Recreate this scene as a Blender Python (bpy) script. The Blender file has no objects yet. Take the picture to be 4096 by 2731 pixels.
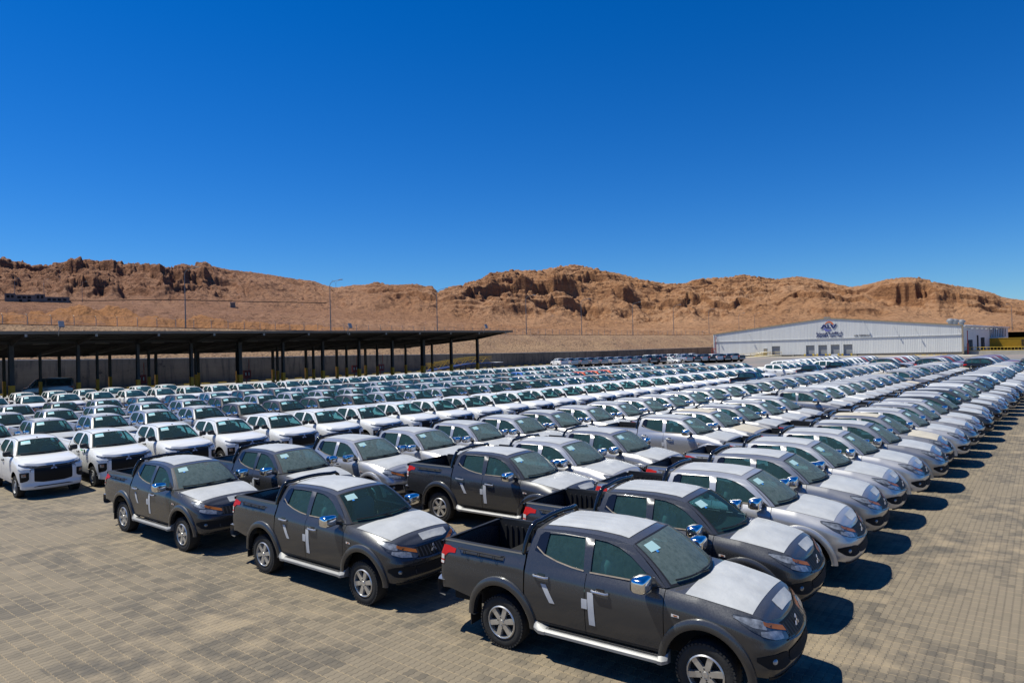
import bpy, bmesh, math, random
import numpy as np
from mathutils import Vector, Matrix
from mathutils.geometry import tessellate_polygon

random.seed(7)
RNG = np.random.default_rng(11)
scene = bpy.context.scene
COL = scene.collection
R = math.radians

# ---------------------------------------------------------------- camera
cam_data = bpy.data.cameras.new("camera")
cam_data.lens = 24.0
cam_data.sensor_width = 36.0
cam_data.clip_end = 6000.0
cam_data.clip_start = 0.1
cam = bpy.data.objects.new("camera", cam_data)
COL.objects.link(cam)
PITCH, ROLL, CAMH = R(0.45), R(1.496), 4.34
fw = Vector((0, math.cos(PITCH), math.sin(PITCH)))
up0 = Vector((0, -math.sin(PITCH), math.cos(PITCH)))
rt0 = Vector((1, 0, 0))
rt = rt0 * math.cos(ROLL) - up0 * math.sin(ROLL)
up = rt0 * math.sin(ROLL) + up0 * math.cos(ROLL)
m = Matrix((rt, up, -fw)).transposed().to_4x4()
m.translation = Vector((0, 0, CAMH))
cam.matrix_world = m
scene.camera = cam

# ---------------------------------------------------------------- sky, sun, exposure
SUN_AZ, SUN_EL = R(171.0), R(62.0)          # world angle (from +x, ccw) of the sun's position
SUN_VEC = Vector((math.cos(SUN_EL) * math.cos(SUN_AZ), math.cos(SUN_EL) * math.sin(SUN_AZ), math.sin(SUN_EL)))
world = bpy.data.worlds.new("World")
scene.world = world
world.use_nodes = True
wn = world.node_tree
wn.nodes.clear()
wo = wn.nodes.new("ShaderNodeOutputWorld")
wb = wn.nodes.new("ShaderNodeBackground")
sky = wn.nodes.new("ShaderNodeTexSky")
sky.sky_type = 'NISHITA'
sky.sun_disc = False
sky.sun_elevation = SUN_EL
sky.sun_rotation = R(90.0) - SUN_AZ
sky.air_density = 1.0
sky.dust_density = 0.0
sky.ozone_density = 6.0
hs = wn.nodes.new("ShaderNodeHueSaturation")
hs.inputs["Hue"].default_value = 0.498
hs.inputs["Saturation"].default_value = 1.36
hs.inputs["Value"].default_value = 1.0
wn.links.new(sky.outputs[0], hs.inputs["Color"])
tint = wn.nodes.new("ShaderNodeMix"); tint.data_type = 'RGBA'; tint.blend_type = 'MULTIPLY'
tint.inputs["Factor"].default_value = 1.0
tint.inputs["B"].default_value = (0.60, 0.90, 1.26, 1)
wn.links.new(hs.outputs[0], tint.inputs["A"])
wn.links.new(tint.outputs["Result"], wb.inputs["Color"])
wb.inputs["Strength"].default_value = 0.075
wn.links.new(wb.outputs[0], wo.inputs["Surface"])

sun_d = bpy.data.lights.new("sun", 'SUN')
sun_d.energy = 5.0
sun_d.angle = R(0.5)
sun_d.color = (1.0, 0.965, 0.84)
sun = bpy.data.objects.new("sun", sun_d)
COL.objects.link(sun)
sun.rotation_euler = SUN_VEC.to_track_quat('Z', 'Y').to_euler()
sun.location = (0, 0, 60)

scene.view_settings.view_transform = 'Standard'
scene.view_settings.look = 'None'
scene.view_settings.gamma = 1.0
scene.view_settings.use_curve_mapping = False
scene.view_settings.exposure = 0.22

# ---------------------------------------------------------------- materials
MATS = {}
def nodes_of(mat):
    mat.use_nodes = True
    nt = mat.node_tree
    return nt, nt.nodes.get("Principled BSDF")

def mat(name, col, rough=0.5, metal=0.0, coat=0.0, noise=0.0, nscale=8.0, bump=0.0, bscale=60.0, spec=0.5, emit=None):
    if name in MATS:
        return MATS[name]
    ma = bpy.data.materials.new(name)
    nt, b = nodes_of(ma)
    b.inputs["Base Color"].default_value = (*col, 1)
    b.inputs["Roughness"].default_value = rough
    b.inputs["Metallic"].default_value = metal
    b.inputs["Coat Weight"].default_value = coat
    b.inputs["Coat Roughness"].default_value = 0.08
    b.inputs["Specular IOR Level"].default_value = spec
    if noise > 0 or bump > 0:
        tc = nt.nodes.new("ShaderNodeTexCoord")
        oi = nt.nodes.new("ShaderNodeObjectInfo")
        ad = nt.nodes.new("ShaderNodeVectorMath"); ad.operation = 'ADD'
        nt.links.new(tc.outputs["Object"], ad.inputs[0])
        nt.links.new(oi.outputs["Location"], ad.inputs[1])
    if noise > 0:
        n = nt.nodes.new("ShaderNodeTexNoise")
        n.inputs["Scale"].default_value = nscale
        n.inputs["Detail"].default_value = 6
        nt.links.new(ad.outputs[0], n.inputs["Vector"])
        mr = nt.nodes.new("ShaderNodeMapRange")
        mr.inputs[1].default_value = 0.3; mr.inputs[2].default_value = 0.7
        mr.inputs[3].default_value = 1 - noise; mr.inputs[4].default_value = 1 + noise
        nt.links.new(n.outputs[0], mr.inputs[0])
        mx = nt.nodes.new("ShaderNodeVectorMath"); mx.operation = 'SCALE'
        mx.inputs[0].default_value = col
        nt.links.new(mr.outputs[0], mx.inputs["Scale"])
        nt.links.new(mx.outputs[0], b.inputs["Base Color"])
    if bump > 0:
        n2 = nt.nodes.new("ShaderNodeTexNoise")
        n2.inputs["Scale"].default_value = bscale
        n2.inputs["Detail"].default_value = 5
        nt.links.new(ad.outputs[0], n2.inputs["Vector"])
        bp = nt.nodes.new("ShaderNodeBump")
        bp.inputs["Strength"].default_value = bump
        bp.inputs["Distance"].default_value = 0.02
        nt.links.new(n2.outputs[0], bp.inputs["Height"])
        nt.links.new(bp.outputs[0], b.inputs["Normal"])
    if emit:
        b.inputs["Emission Color"].default_value = (*emit[0], 1)
        b.inputs["Emission Strength"].default_value = emit[1]
    MATS[name] = ma
    return ma

def dusty(name, col, metal, rough, coat, dust=0.25, dustcol=(0.42, 0.36, 0.28), upk=1.5):
    """car paint with a thin layer of desert dust on it, thicker on upward faces"""
    if name in MATS:
        return MATS[name]
    ma = bpy.data.materials.new(name)
    nt, b = nodes_of(ma)
    b.inputs["Metallic"].default_value = metal
    b.inputs["Coat Weight"].default_value = coat
    b.inputs["Coat Roughness"].default_value = 0.05
    tc = nt.nodes.new("ShaderNodeTexCoord")
    oi = nt.nodes.new("ShaderNodeObjectInfo")
    ad = nt.nodes.new("ShaderNodeVectorMath"); ad.operation = 'ADD'
    nt.links.new(tc.outputs["Object"], ad.inputs[0]); nt.links.new(oi.outputs["Location"], ad.inputs[1])
    mp = nt.nodes.new("ShaderNodeMapping"); mp.inputs["Scale"].default_value = (40, 40, 16)
    nt.links.new(ad.outputs[0], mp.inputs[0])
    n = nt.nodes.new("ShaderNodeTexNoise"); n.inputs["Scale"].default_value = 2.2; n.inputs["Detail"].default_value = 8
    nt.links.new(mp.outputs[0], n.inputs["Vector"])
    ge = nt.nodes.new("ShaderNodeNewGeometry")
    sx = nt.nodes.new("ShaderNodeSeparateXYZ"); nt.links.new(ge.outputs["Normal"], sx.inputs[0])
    upn = nt.nodes.new("ShaderNodeMapRange")
    upn.inputs[1].default_value = 0.0; upn.inputs[2].default_value = 1.0
    upn.inputs[3].default_value = 0.10; upn.inputs[4].default_value = upk
    nt.links.new(sx.outputs[2], upn.inputs[0])
    nr = nt.nodes.new("ShaderNodeMapRange")
    nr.inputs[1].default_value = 0.35; nr.inputs[2].default_value = 0.75
    nr.inputs[3].default_value = dust * 0.4; nr.inputs[4].default_value = dust * 1.3
    nt.links.new(n.outputs[0], nr.inputs[0])
    mu = nt.nodes.new("ShaderNodeMath"); mu.operation = 'MULTIPLY'; mu.use_clamp = True
    nt.links.new(upn.outputs[0], mu.inputs[0]); nt.links.new(nr.outputs[0], mu.inputs[1])
    mx = nt.nodes.new("ShaderNodeMix"); mx.data_type = 'RGBA'
    mx.inputs["A"].default_value = (*col, 1); mx.inputs["B"].default_value = (*dustcol, 1)
    nt.links.new(mu.outputs[0], mx.inputs["Factor"])
    nt.links.new(mx.outputs["Result"], b.inputs["Base Color"])
    rr = nt.nodes.new("ShaderNodeMapRange")
    rr.inputs[3].default_value = rough; rr.inputs[4].default_value = min(1, rough + 0.5)
    nt.links.new(mu.outputs[0], rr.inputs[0]); nt.links.new(rr.outputs[0], b.inputs["Roughness"])
    mm = nt.nodes.new("ShaderNodeMapRange")
    mm.inputs[3].default_value = metal; mm.inputs[4].default_value = 0.0
    nt.links.new(mu.outputs[0], mm.inputs[0]); nt.links.new(mm.outputs[0], b.inputs["Metallic"])
    MATS[name] = ma
    return ma

def glassmat(name, tint, trans, dust, dustcol=(0.30, 0.34, 0.31), dscale=22.0, rough=0.03):
    """tinted car glass: see-through part, mirror part and a film of dust"""
    if name in MATS:
        return MATS[name]
    ma = bpy.data.materials.new(name); ma.use_nodes = True
    nt = ma.node_tree; nt.nodes.clear()
    out = nt.nodes.new("ShaderNodeOutputMaterial")
    tr = nt.nodes.new("ShaderNodeBsdfTransparent"); tr.inputs[0].default_value = (*tint, 1)
    b = nt.nodes.new("ShaderNodeBsdfPrincipled")
    b.inputs["Base Color"].default_value = (tint[0] * 0.10, tint[1] * 0.12, tint[2] * 0.12, 1)
    b.inputs["Roughness"].default_value = rough
    m1 = nt.nodes.new("ShaderNodeMixShader"); m1.inputs[0].default_value = 1 - trans
    nt.links.new(tr.outputs[0], m1.inputs[1]); nt.links.new(b.outputs[0], m1.inputs[2])
    d = nt.nodes.new("ShaderNodeBsdfDiffuse"); d.inputs[0].default_value = (*dustcol, 1)
    tc = nt.nodes.new("ShaderNodeTexCoord"); oi = nt.nodes.new("ShaderNodeObjectInfo")
    ad = nt.nodes.new("ShaderNodeVectorMath"); ad.operation = 'ADD'
    nt.links.new(tc.outputs["Object"], ad.inputs[0]); nt.links.new(oi.outputs["Location"], ad.inputs[1])
    mp = nt.nodes.new("ShaderNodeMapping"); mp.inputs["Scale"].default_value = (1, 1, 0.45)
    nt.links.new(ad.outputs[0], mp.inputs[0])
    n = nt.nodes.new("ShaderNodeTexNoise"); n.inputs["Scale"].default_value = dscale; n.inputs["Detail"].default_value = 9
    n.inputs["Roughness"].default_value = 0.7
    nt.links.new(mp.outputs[0], n.inputs["Vector"])
    mr = nt.nodes.new("ShaderNodeMapRange")
    mr.inputs[1].default_value = 0.3; mr.inputs[2].default_value = 0.75
    mr.inputs[3].default_value = dust * 0.55; mr.inputs[4].default_value = min(1, dust * 1.5)
    nt.links.new(n.outputs[0], mr.inputs[0])
    m2 = nt.nodes.new("ShaderNodeMixShader")
    nt.links.new(mr.outputs[0], m2.inputs[0]); nt.links.new(m1.outputs[0], m2.inputs[1]); nt.links.new(d.outputs[0], m2.inputs[2])
    nt.links.new(m2.outputs[0], out.inputs[0])
    MATS[name] = ma
    return ma

# paints
dusty("paint_graphite", (0.050, 0.052, 0.057), 0.5, 0.25, 0.6, 0.10, (0.165, 0.163, 0.162), 4.0)
dusty("paint_steel", (0.31, 0.312, 0.318), 0.7, 0.28, 0.7, 0.12)
dusty("paint_silver", (0.50, 0.50, 0.505), 0.62, 0.30, 0.6, 0.14)
dusty("paint_brown", (0.055, 0.047, 0.045), 0.4, 0.32, 0.5, 0.14, (0.24, 0.22, 0.20), 3.0)
dusty("paint_white", (0.74, 0.74, 0.73), 0.0, 0.35, 0.6, 0.10, (0.60, 0.56, 0.50))
dusty("paint_black", (0.012, 0.013, 0.015), 0.2, 0.25, 0.7, 0.10, (0.25, 0.22, 0.19))
dusty("paint_red", (0.22, 0.018, 0.020), 0.3, 0.32, 0.6, 0.12)
dusty("paint_orange", (0.62, 0.085, 0.020), 0.2, 0.32, 0.6, 0.08)
dusty("paint_blue", (0.015, 0.14, 0.55), 0.2, 0.30, 0.6, 0.08)
mat("film_grey", (0.455, 0.46, 0.45), 0.36, noise=0.10, nscale=2.5, bump=0.8, bscale=5)
mat("film_cream", (0.53, 0.475, 0.37), 0.5, noise=0.07, nscale=5, bump=0.25, bscale=9)
mat("film_white", (0.70, 0.71, 0.72), 0.42, noise=0.05, nscale=5, bump=0.2, bscale=9)
mat("tape", (0.47, 0.48, 0.50), 0.5, noise=0.05, nscale=12)
mat("black_plastic", (0.014, 0.014, 0.015), 0.55)
mat("black_gloss", (0.010, 0.010, 0.011), 0.12, coat=0.5)
mat("grille_black", (0.006, 0.006, 0.006), 0.5, spec=0.25)
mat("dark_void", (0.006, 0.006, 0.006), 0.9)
mat("bed_liner", (0.012, 0.012, 0.013), 0.6, noise=0.3, nscale=3)
mat("chrome", (0.75, 0.76, 0.78), 0.09, 1.0)
mat("satin_silver", (0.25, 0.25, 0.248), 0.5, 0.25, noise=0.1, nscale=6)
mat("bright_trim", (0.50, 0.50, 0.50), 0.28, 0.75)
mat("dark_chrome", (0.10, 0.10, 0.105), 0.2, 0.8)
mat("alloy", (0.58, 0.57, 0.55), 0.34, 0.8, noise=0.12, nscale=9)
mat("tyre_rubber", (0.020, 0.019, 0.018), 0.8, noise=0.25, nscale=8, bump=0.3, bscale=40)
mat("lamp_red", (0.42, 0.010, 0.004), 0.35, coat=0.0, spec=0.3)
mat("lamp_white", (0.62, 0.58, 0.56), 0.2, coat=0.6)
mat("lamp_amber", (0.33, 0.105, 0.020), 0.3, coat=0.1, spec=0.3)
mat("lamp_clear", (0.25, 0.265, 0.28), 0.15, 0.35, coat=0.8, noise=0.6, nscale=14)
mat("lamp_dark", (0.055, 0.06, 0.065), 0.1, 0.2, coat=0.8, noise=0.6, nscale=16)
mat("sticker_cyan", (0.22, 0.58, 0.62), 0.5)
mat("sticker_pale", (0.36, 0.54, 0.54), 0.5)
mat("sticker_blue", (0.03, 0.22, 0.62), 0.5)
mat("seat_cloth", (0.20, 0.21, 0.215), 0.9)
mat("seat_pale", (0.20, 0.22, 0.23), 0.9)
mat("dash", (0.016, 0.017, 0.018), 0.7)
glassmat("glass_dust", (0.42, 0.70, 0.69), 0.55, 0.36, (0.21, 0.265, 0.26), 14.0)
glassmat("glass_side", (0.40, 0.74, 0.76), 0.74, 0.15, (0.10, 0.21, 0.22))
glassmat("glass_clean", (0.42, 0.78, 0.82), 0.78, 0.03, (0.16, 0.22, 0.22))
glassmat("glass_b", (0.44, 0.78, 0.80), 0.80, 0.06, (0.16, 0.24, 0.25))
mat("glass_far", (0.022, 0.058, 0.064), 0.08, noise=0.5, nscale=3)
mat("glass_far_dust", (0.060, 0.095, 0.096), 0.25, noise=0.35, nscale=4)

# ---------------------------------------------------------------- mesh helpers
class MB:
    def __init__(s):
        s.v = []; s.f = []; s.m = []; s.sm = []; s.names = []
    def mi(s, name):
        if name not in s.names: s.names.append(name)
        return s.names.index(name)
    def add(s, verts, faces, mt, smooth=True):
        o = len(s.v); k = s.mi(mt)
        s.v.extend([tuple(map(float, p)) for p in verts])
        for f in faces:
            s.f.append([i + o for i in f]); s.m.append(k); s.sm.append(smooth)
    def grid(s, P, mt, smooth=True, cu=False, cv=False):
        nu = len(P); nv = len(P[0])
        V = [p for row in P for p in row]; F = []
        for i in range(nu if cu else nu - 1):
            for j in range(nv if cv else nv - 1):
                i2 = (i + 1) % nu; j2 = (j + 1) % nv
                F.append((i * nv + j, i2 * nv + j, i2 * nv + j2, i * nv + j2))
        s.add(V, F, mt, smooth)
    def box(s, c, sz, mt, rot=None, taper=None):
        x, y, z = sz[0] / 2, sz[1] / 2, sz[2] / 2
        V = []
        for dz in (-1, 1):
            k = 1.0 if (dz < 0 or taper is None) else taper
            for dx, dy in ((-1, -1), (1, -1), (1, 1), (-1, 1)):
                V.append(Vector((dx * x * k, dy * y * k, dz * z)))
        if rot is not None: V = [rot @ p for p in V]
        V = [(p[0] + c[0], p[1] + c[1], p[2] + c[2]) for p in V]
        s.add(V, [(0, 3, 2, 1), (4, 5, 6, 7), (0, 1, 5, 4), (1, 2, 6, 5), (2, 3, 7, 6), (3, 0, 4, 7)], mt, False)
    def bar(s, a, b, w, h, mt, upv=(0, 0, 1)):
        a = Vector(a); b = Vector(b); d = (b - a); L = d.length; d.normalize()
        u = Vector(upv)
        if abs(d.dot(u)) > 0.95: u = Vector((1, 0, 0))
        sd = d.cross(u).normalized(); u = sd.cross(d).normalized()
        V = []
        for p in (a, b):
            for i, j in ((-1, -1), (1, -1), (1, 1), (-1, 1)):
                V.append(p + sd * (i * w / 2) + u * (j * h / 2))
        s.add(V, [(0, 1, 2, 3), (7, 6, 5, 4), (0, 4, 5, 1), (1, 5, 6, 2), (2, 6, 7, 3), (3, 7, 4, 0)], mt, False)
    def tube(s, path, r, mt, n=8, flat=1.0, cap=True):
        path = [Vector(p) for p in path]; rings = []
        pu = None
        for i, p in enumerate(path):
            d = (path[min(i + 1, len(path) - 1)] - path[max(i - 1, 0)]).normalized()
            u = Vector((0, 0, 1)) if pu is None else pu
            if abs(d.dot(u)) > 0.97: u = Vector((1, 0, 0)) if pu is None else pu
            sd = d.cross(u)
            if sd.length < 1e-4: sd = d.cross(Vector((0, 1, 0)))
            sd.normalize(); u = sd.cross(d).normalized(); pu = u
            rr = r[i] if isinstance(r, (list, tuple)) else r
            rings.append([p + sd * (rr * math.cos(2 * math.pi * k / n)) + u * (rr * flat * math.sin(2 * math.pi * k / n)) for k in range(n)])
        s.grid(rings, mt, True, cv=True)
        if cap:
            s.add(rings[0], [tuple(range(n))], mt, False)
            s.add(rings[-1], [tuple(reversed(range(n)))], mt, False)
    def lathe(s, prof, mt, n=24, c=(0, 0, 0), axis='z'):
        rings = []
        for (r, h) in prof:
            ring = []
            for k in range(n):
                a = 2 * math.pi * k / n
                x, y = r * math.cos(a), r * math.sin(a)
                p = (x, y, h) if axis == 'z' else (x, h, y)
                ring.append((p[0] + c[0], p[1] + c[1], p[2] + c[2]))
            rings.append(ring)
        s.grid(rings, mt, True, cv=True)
    def ell(s, c, rad, mt, nu=10, nv=14, e=0.6):
        def sg(v, p): return math.copysign(abs(v) ** p, v)
        P = []
        for i in range(nu + 1):
            a = -math.pi / 2 + math.pi * i / nu
            row = []
            for j in range(nv):
                b = 2 * math.pi * j / nv
                row.append((c[0] + rad[0] * sg(math.cos(a), e) * sg(math.cos(b), e),
                            c[1] + rad[1] * sg(math.cos(a), e) * sg(math.sin(b), e),
                            c[2] + rad[2] * sg(math.sin(a), e)))
            P.append(row)
        s.grid(P, mt, True, cv=True)
    def poly2(s, loops, fn, mt, smooth=False):
        """fill of a 2-D outline with holes, mapped to 3-D by fn(a, b)"""
        L = [[Vector((p[0], p[1], 0)) for p in lp] for lp in loops]
        T = tessellate_polygon(L)
        flat = [p for lp in L for p in lp]
        s.add([fn(p[0], p[1]) for p in flat], [tuple(t) for t in T], mt, smooth)
    def prism(s, loop, fn, d, mt):
        """2-D loop given thickness: fn(a,b,off)"""
        n = len(loop)
        T = tessellate_polygon([[Vector((p[0], p[1], 0)) for p in loop]])
        A = [fn(p[0], p[1], 0) for p in loop]; B = [fn(p[0], p[1], d) for p in loop]
        F = [tuple(t) for t in T] + [tuple(i + n for i in reversed(t)) for t in T]
        F += [(i, (i + 1) % n, n + (i + 1) % n, n + i) for i in range(n)]
        s.add(A + B, F, mt, False)
    def join(s, o, off=(0, 0, 0), rz=0.0):
        c, sn = math.cos(rz), math.sin(rz); b = len(s.v)
        s.v.extend([(p[0] * c - p[1] * sn + off[0], p[0] * sn + p[1] * c + off[1], p[2] + off[2]) for p in o.v])
        for f, k, q in zip(o.f, o.m, o.sm):
            s.f.append([i + b for i in f]); s.m.append(s.mi(o.names[k])); s.sm.append(q)
        return s
    def mirrored(s):
        o = MB(); o.names = list(s.names)
        o.v = [(p[0], -p[1], p[2]) for p in s.v]
        o.f = [list(reversed(f)) for f in s.f]; o.m = list(s.m); o.sm = list(s.sm)
        return o
    def mesh(s, name, remap=None, angle=38, weld=True):
        me = bpy.data.meshes.new(name)
        me.from_pydata(s.v, [], s.f)
        for nm in s.names:
            nm = (remap or {}).get(nm, nm)
            me.materials.append(MATS[nm])
        me.polygons.foreach_set("material_index", s.m)
        me.polygons.foreach_set("use_smooth", s.sm)
        bm = bmesh.new(); bm.from_mesh(me)
        if weld: bmesh.ops.remove_doubles(bm, verts=bm.verts, dist=0.0004)
        bmesh.ops.recalc_face_normals(bm, faces=bm.faces)
        bm.to_mesh(me); bm.free()
        if angle: me.set_sharp_from_angle(angle=R(angle))
        me.update()
        return me

def link(name, me, parent=None, loc=(0, 0, 0), rz=0.0):
    o = bpy.data.objects.new(name, me)
    COL.objects.link(o)
    o.location = loc
    o.rotation_euler = (0, 0, rz)
    if parent is not None: o.parent = parent
    return o

def tag(o, label=None, cat=None, group=None, kind=None):
    if label: o["label"] = label
    if cat: o["category"] = cat
    if group: o["group"] = group
    if kind: o["kind"] = kind
    return o

def crom(pts, n=10):
    """Catmull-Rom through 2-D points"""
    P = [np.array(p, float) for p in pts]
    P = [2 * P[0] - P[1]] + P + [2 * P[-1] - P[-2]]
    out = []
    for i in range(1, len(P) - 2):
        for k in range(n):
            t = k / n
            a, b, c, d = P[i - 1], P[i], P[i + 1], P[i + 2]
            out.append(0.5 * ((2 * b) + (-a + c) * t + (2 * a - 5 * b + 4 * c - d) * t * t + (-a + 3 * b - 3 * c + d) * t ** 3))
    out.append(P[-2])
    return np.array(out)

def sstep(a, b, x):
    t = min(1, max(0, (x - a) / (b - a))); return t * t * (3 - 2 * t)
# ---------------------------------------------------------------- vehicles: a body shell swept along its plan outline
class Shell:
    def __init__(s, plan, x_rear_side, x_hood, side_d, nose_d, rear_d, zt, dt, arches, sill, nose_q=(0.42, 0.75), rear_q=(0.15, 0.85)):
        P = crom(plan, 12)
        seg = np.linalg.norm(np.diff(P, axis=0), axis=1)
        s.P = P; s.S = np.concatenate([[0], np.cumsum(seg)])
        T = np.gradient(P, s.S, axis=0); T /= np.linalg.norm(T, axis=1)[:, None]
        s.N = np.stack([-T[:, 1], T[:, 0]], 1)        # outward (plan given with +y half width)
        i0 = int(np.argmax(P[:, 1]))
        k = np.arange(len(P))
        side = P[:, 1] > 0.62 * P[:, 1].max()
        s.xs_i = [i for i in k if side[i]]
        xs = P[s.xs_i, 0]; ss = s.S[s.xs_i]
        mono = np.maximum.accumulate(xs)
        keep = np.concatenate([[True], np.diff(mono) > 1e-6])
        s.xq, s.sq = mono[keep], ss[keep]
        s.sR = s.sx(x_rear_side); s.sH = s.sx(x_hood); s.sN = s.S[-1]
        s.side_d, s.nose_d, s.rear_d = side_d, nose_d, rear_d
        s.zt_t, s.dt_t, s.arches, s.sill = zt, dt, arches, sill
        s.nose_q, s.rear_q = nose_q, rear_q
    def sx(s, x): return float(np.interp(x, s.xq, s.sq))
    def ux(s, x): return s.u_of(s.sx(x))
    def u_of(s, a):
        if a < s.sR: return -1 + a / s.sR
        if a < s.sH: return (a - s.sR) / (s.sH - s.sR)
        return 1 + (a - s.sH) / (s.sN - s.sH)
    def s_of(s, u):
        if u < 0: return (u + 1) * s.sR
        if u < 1: return s.sR + u * (s.sH - s.sR)
        return s.sH + (u - 1) * (s.sN - s.sH)
    def plan(s, u):
        a = s.s_of(u)
        p = np.array([np.interp(a, s.S, s.P[:, 0]), np.interp(a, s.S, s.P[:, 1])])
        n = np.array([np.interp(a, s.S, s.N[:, 0]), np.interp(a, s.S, s.N[:, 1])]); n /= np.linalg.norm(n)
        return p, n
    def zt(s, u): return float(np.interp(u, *s.zt_t))
    def dt(s, u): return float(np.interp(u, *s.dt_t))
    def zb(s, u):
        p, n = s.plan(u); z = float(np.interp(u, *s.sill))
        for (cx, cz, rx, rz) in s.arches:
            e = (p[0] - cx) / rx
            if abs(e) < 1 and p[1] > 0.5: z = max(z, cz + rz * math.sqrt(1 - e * e))
        return z
    def prof(s, u, z):
        d = float(np.interp(z, *s.side_d))
        if u > 1:
            w = sstep(s.nose_q[0], s.nose_q[1], u - 1); d = d * (1 - w) + w * float(np.interp(z, *s.nose_d))
        if u < 0:
            w = sstep(s.rear_q[0], s.rear_q[1], -u); d = d * (1 - w) + w * float(np.interp(z, *s.rear_d))
        return d
    def pt(s, u, z, off=0.0):
        p, n = s.plan(u); zt, zb = s.zt(u), s.zb(u)
        v = (z - zb) / max(1e-3, zt - zb)
        b = max(0.0, (z - (zt - 0.20)) / 0.20); b = min(1.0, b) ** 2.2
        d = s.prof(u, z) * (1 - b) + b * s.dt(u)
        q = p + n * (off - d)
        return (float(q[0]), -float(q[1]), z)
    def edge(s, u): return s.pt(u, s.zt(u))
    def panel(s, mb, u0, u1, mt, step=0.045, nv=14, z0=None, z1=None, off=0.0):
        n = max(2, int(abs(s.s_of(u1) - s.s_of(u0)) / step) + 1); Pn = []
        for i in range(n + 1):
            u = u0 + (u1 - u0) * i / n
            a, b = s.zb(u), s.zt(u)
            if z0 is not None: a = max(a, z0)
            if z1 is not None: b = min(b, z1)
            Pn.append([s.pt(u, a + (b - a) * (j / nv), off) for j in range(nv + 1)])
        mb.grid(Pn, mt)
        return mb
    def patch(s, mb, us, zts, zbs, off, mt, nu=14, nv=5):
        Pn = []
        for i in range(nu + 1):
            u = us[0] + (us[-1] - us[0]) * i / nu
            a, b = float(np.interp(u, us, zbs)), float(np.interp(u, us, zts))
            Pn.append([s.pt(u, a + (b - a) * j / nv, off) for j in range(nv + 1)])
        mb.grid(Pn, mt)
        return mb

def both(mb):
    return MB().join(mb).join(mb.mirrored())

class Cab:
    """greenhouse above the belt line"""
    def __init__(s, sh, lean, zbelt, outline_roof, x_base, z_base, y_base, y_top, bowT, bowB, crown, rear_base, ycurve=0.018):
        s.sh, s.lean, s.zb = sh, lean, zbelt
        s.roof = outline_roof                    # (x, z) rear -> front, last = windshield top corner
        s.x_base, s.z_base, s.bowT, s.bowB, s.crown, s.rear_base, s.yc = x_base, z_base, bowT, bowB, crown, rear_base, ycurve
        s.xm = 0.5 * (outline_roof[0][0] + x_base)
    def Y(s, x, z):
        yb = abs(s.sh.pt(s.sh.ux(min(max(x, s.sh.xq[0]), s.x_base)), s.zb)[1])
        h = z - s.zb
        return yb - s.lean * h * (0.72 + 0.62 * h) - s.yc * h * ((x - s.xm) / 1.0) ** 2
    def side(s, x, z, off=0.0): return (x, -(s.Y(x, z) + off), z)
    def roofpt(s, i, t, off=0.0):
        n = len(s.roof) - 1; k = min(n - 1, int(i)); f = i - k
        x = s.roof[k][0] * (1 - f) + s.roof[k + 1][0] * f; z = s.roof[k][1] * (1 - f) + s.roof[k + 1][1] * f
        y = s.Y(x, z); g = 1 - abs(t) ** 2.4
        return (x + s.bowT * (1 - t * t) * (i / n) ** 2, t * y, z + s.crown * g + off)
    def roof_xy(s, x, t, off):
        i = float(np.interp(x, [p[0] for p in s.roof], range(len(s.roof))))
        return s.roofpt(i, t, off)
    def wind(s, t, v, off=0.0):
        n = len(s.roof) - 1
        T = np.array(s.roofpt(n, t)); yb = s.Y(s.x_base, s.z_base)
        B = np.array((s.x_base + s.bowB * (1 - t * t), t * yb, s.z_base + 0.012 * (1 - t * t)))
        p = B * (1 - v) + T * v
        nrm = np.array((0.62, 0.10 * t, 0.78)); nrm /= np.linalg.norm(nrm)
        return tuple(p + nrm * (off + 0.028 * 4 * v * (1 - v)))
    def rear(s, t, v, off=0.0):
        T = np.array(s.roofpt(0, t)); yb = s.Y(s.rear_base[0], s.rear_base[1])
        B = np.array((s.rear_base[0], t * yb, s.rear_base[1]))
        p = B * (1 - v) + T * v
        return (p[0] - off - 0.03 * (1 - t * t), p[1], p[2])
    def quad(s, fn, mb, t0, t1, v0, v1, mt, off=0.0, nt=10, nv=6):
        mb.grid([[fn(t0 + (t1 - t0) * i / nt, v0 + (v1 - v0) * j / nv, off) for j in range(nv + 1)] for i in range(nt + 1)], mt)

def rim_alloy():
    mb = MB()
    mb.lathe([(0.232, 0.0), (0.236, -0.05), (0.222, -0.062), (0.214, -0.058), (0.206, -0.02), (0.200, 0.05)], "alloy", 36, axis='y')
    mb.lathe([(0.0, 0.012), (0.205, 0.012)], "dark_void", 24, axis='y')
    for k in range(6):
        a = 2 * math.pi * k / 6 + 0.2
        ca, sa = math.cos(a), math.sin(a)
        def f(r, w, h): return (ca * r - sa * w, h, sa * r + ca * w)
        V = [f(0.045, -0.032, -0.050), f(0.045, 0.032, -0.050), f(0.215, 0.036, -0.050), f(0.215, -0.036, -0.050),
             f(0.045, -0.036, -0.005), f(0.045, 0.036, -0.005), f(0.215, 0.046, -0.005), f(0.215, -0.046, -0.005)]
        mb.add(V, [(0, 1, 2, 3), (0, 4, 5, 1), (1, 5, 6, 2), (2, 6, 7, 3), (3, 7, 4, 0)], "alloy", False)
        b = a + math.pi / 6
        mb.lathe([(0.0, -0.052), (0.010, -0.052), (0.012, -0.03)], "black_plastic", 8, c=(math.cos(b) * 0.066, 0, math.sin(b) * 0.066), axis='y')
    mb.lathe([(0.0, -0.060), (0.034, -0.058), (0.040, -0.045), (0.085, -0.046), (0.09, -0.01)], "alloy", 20, axis='y')
    return mb
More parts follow.
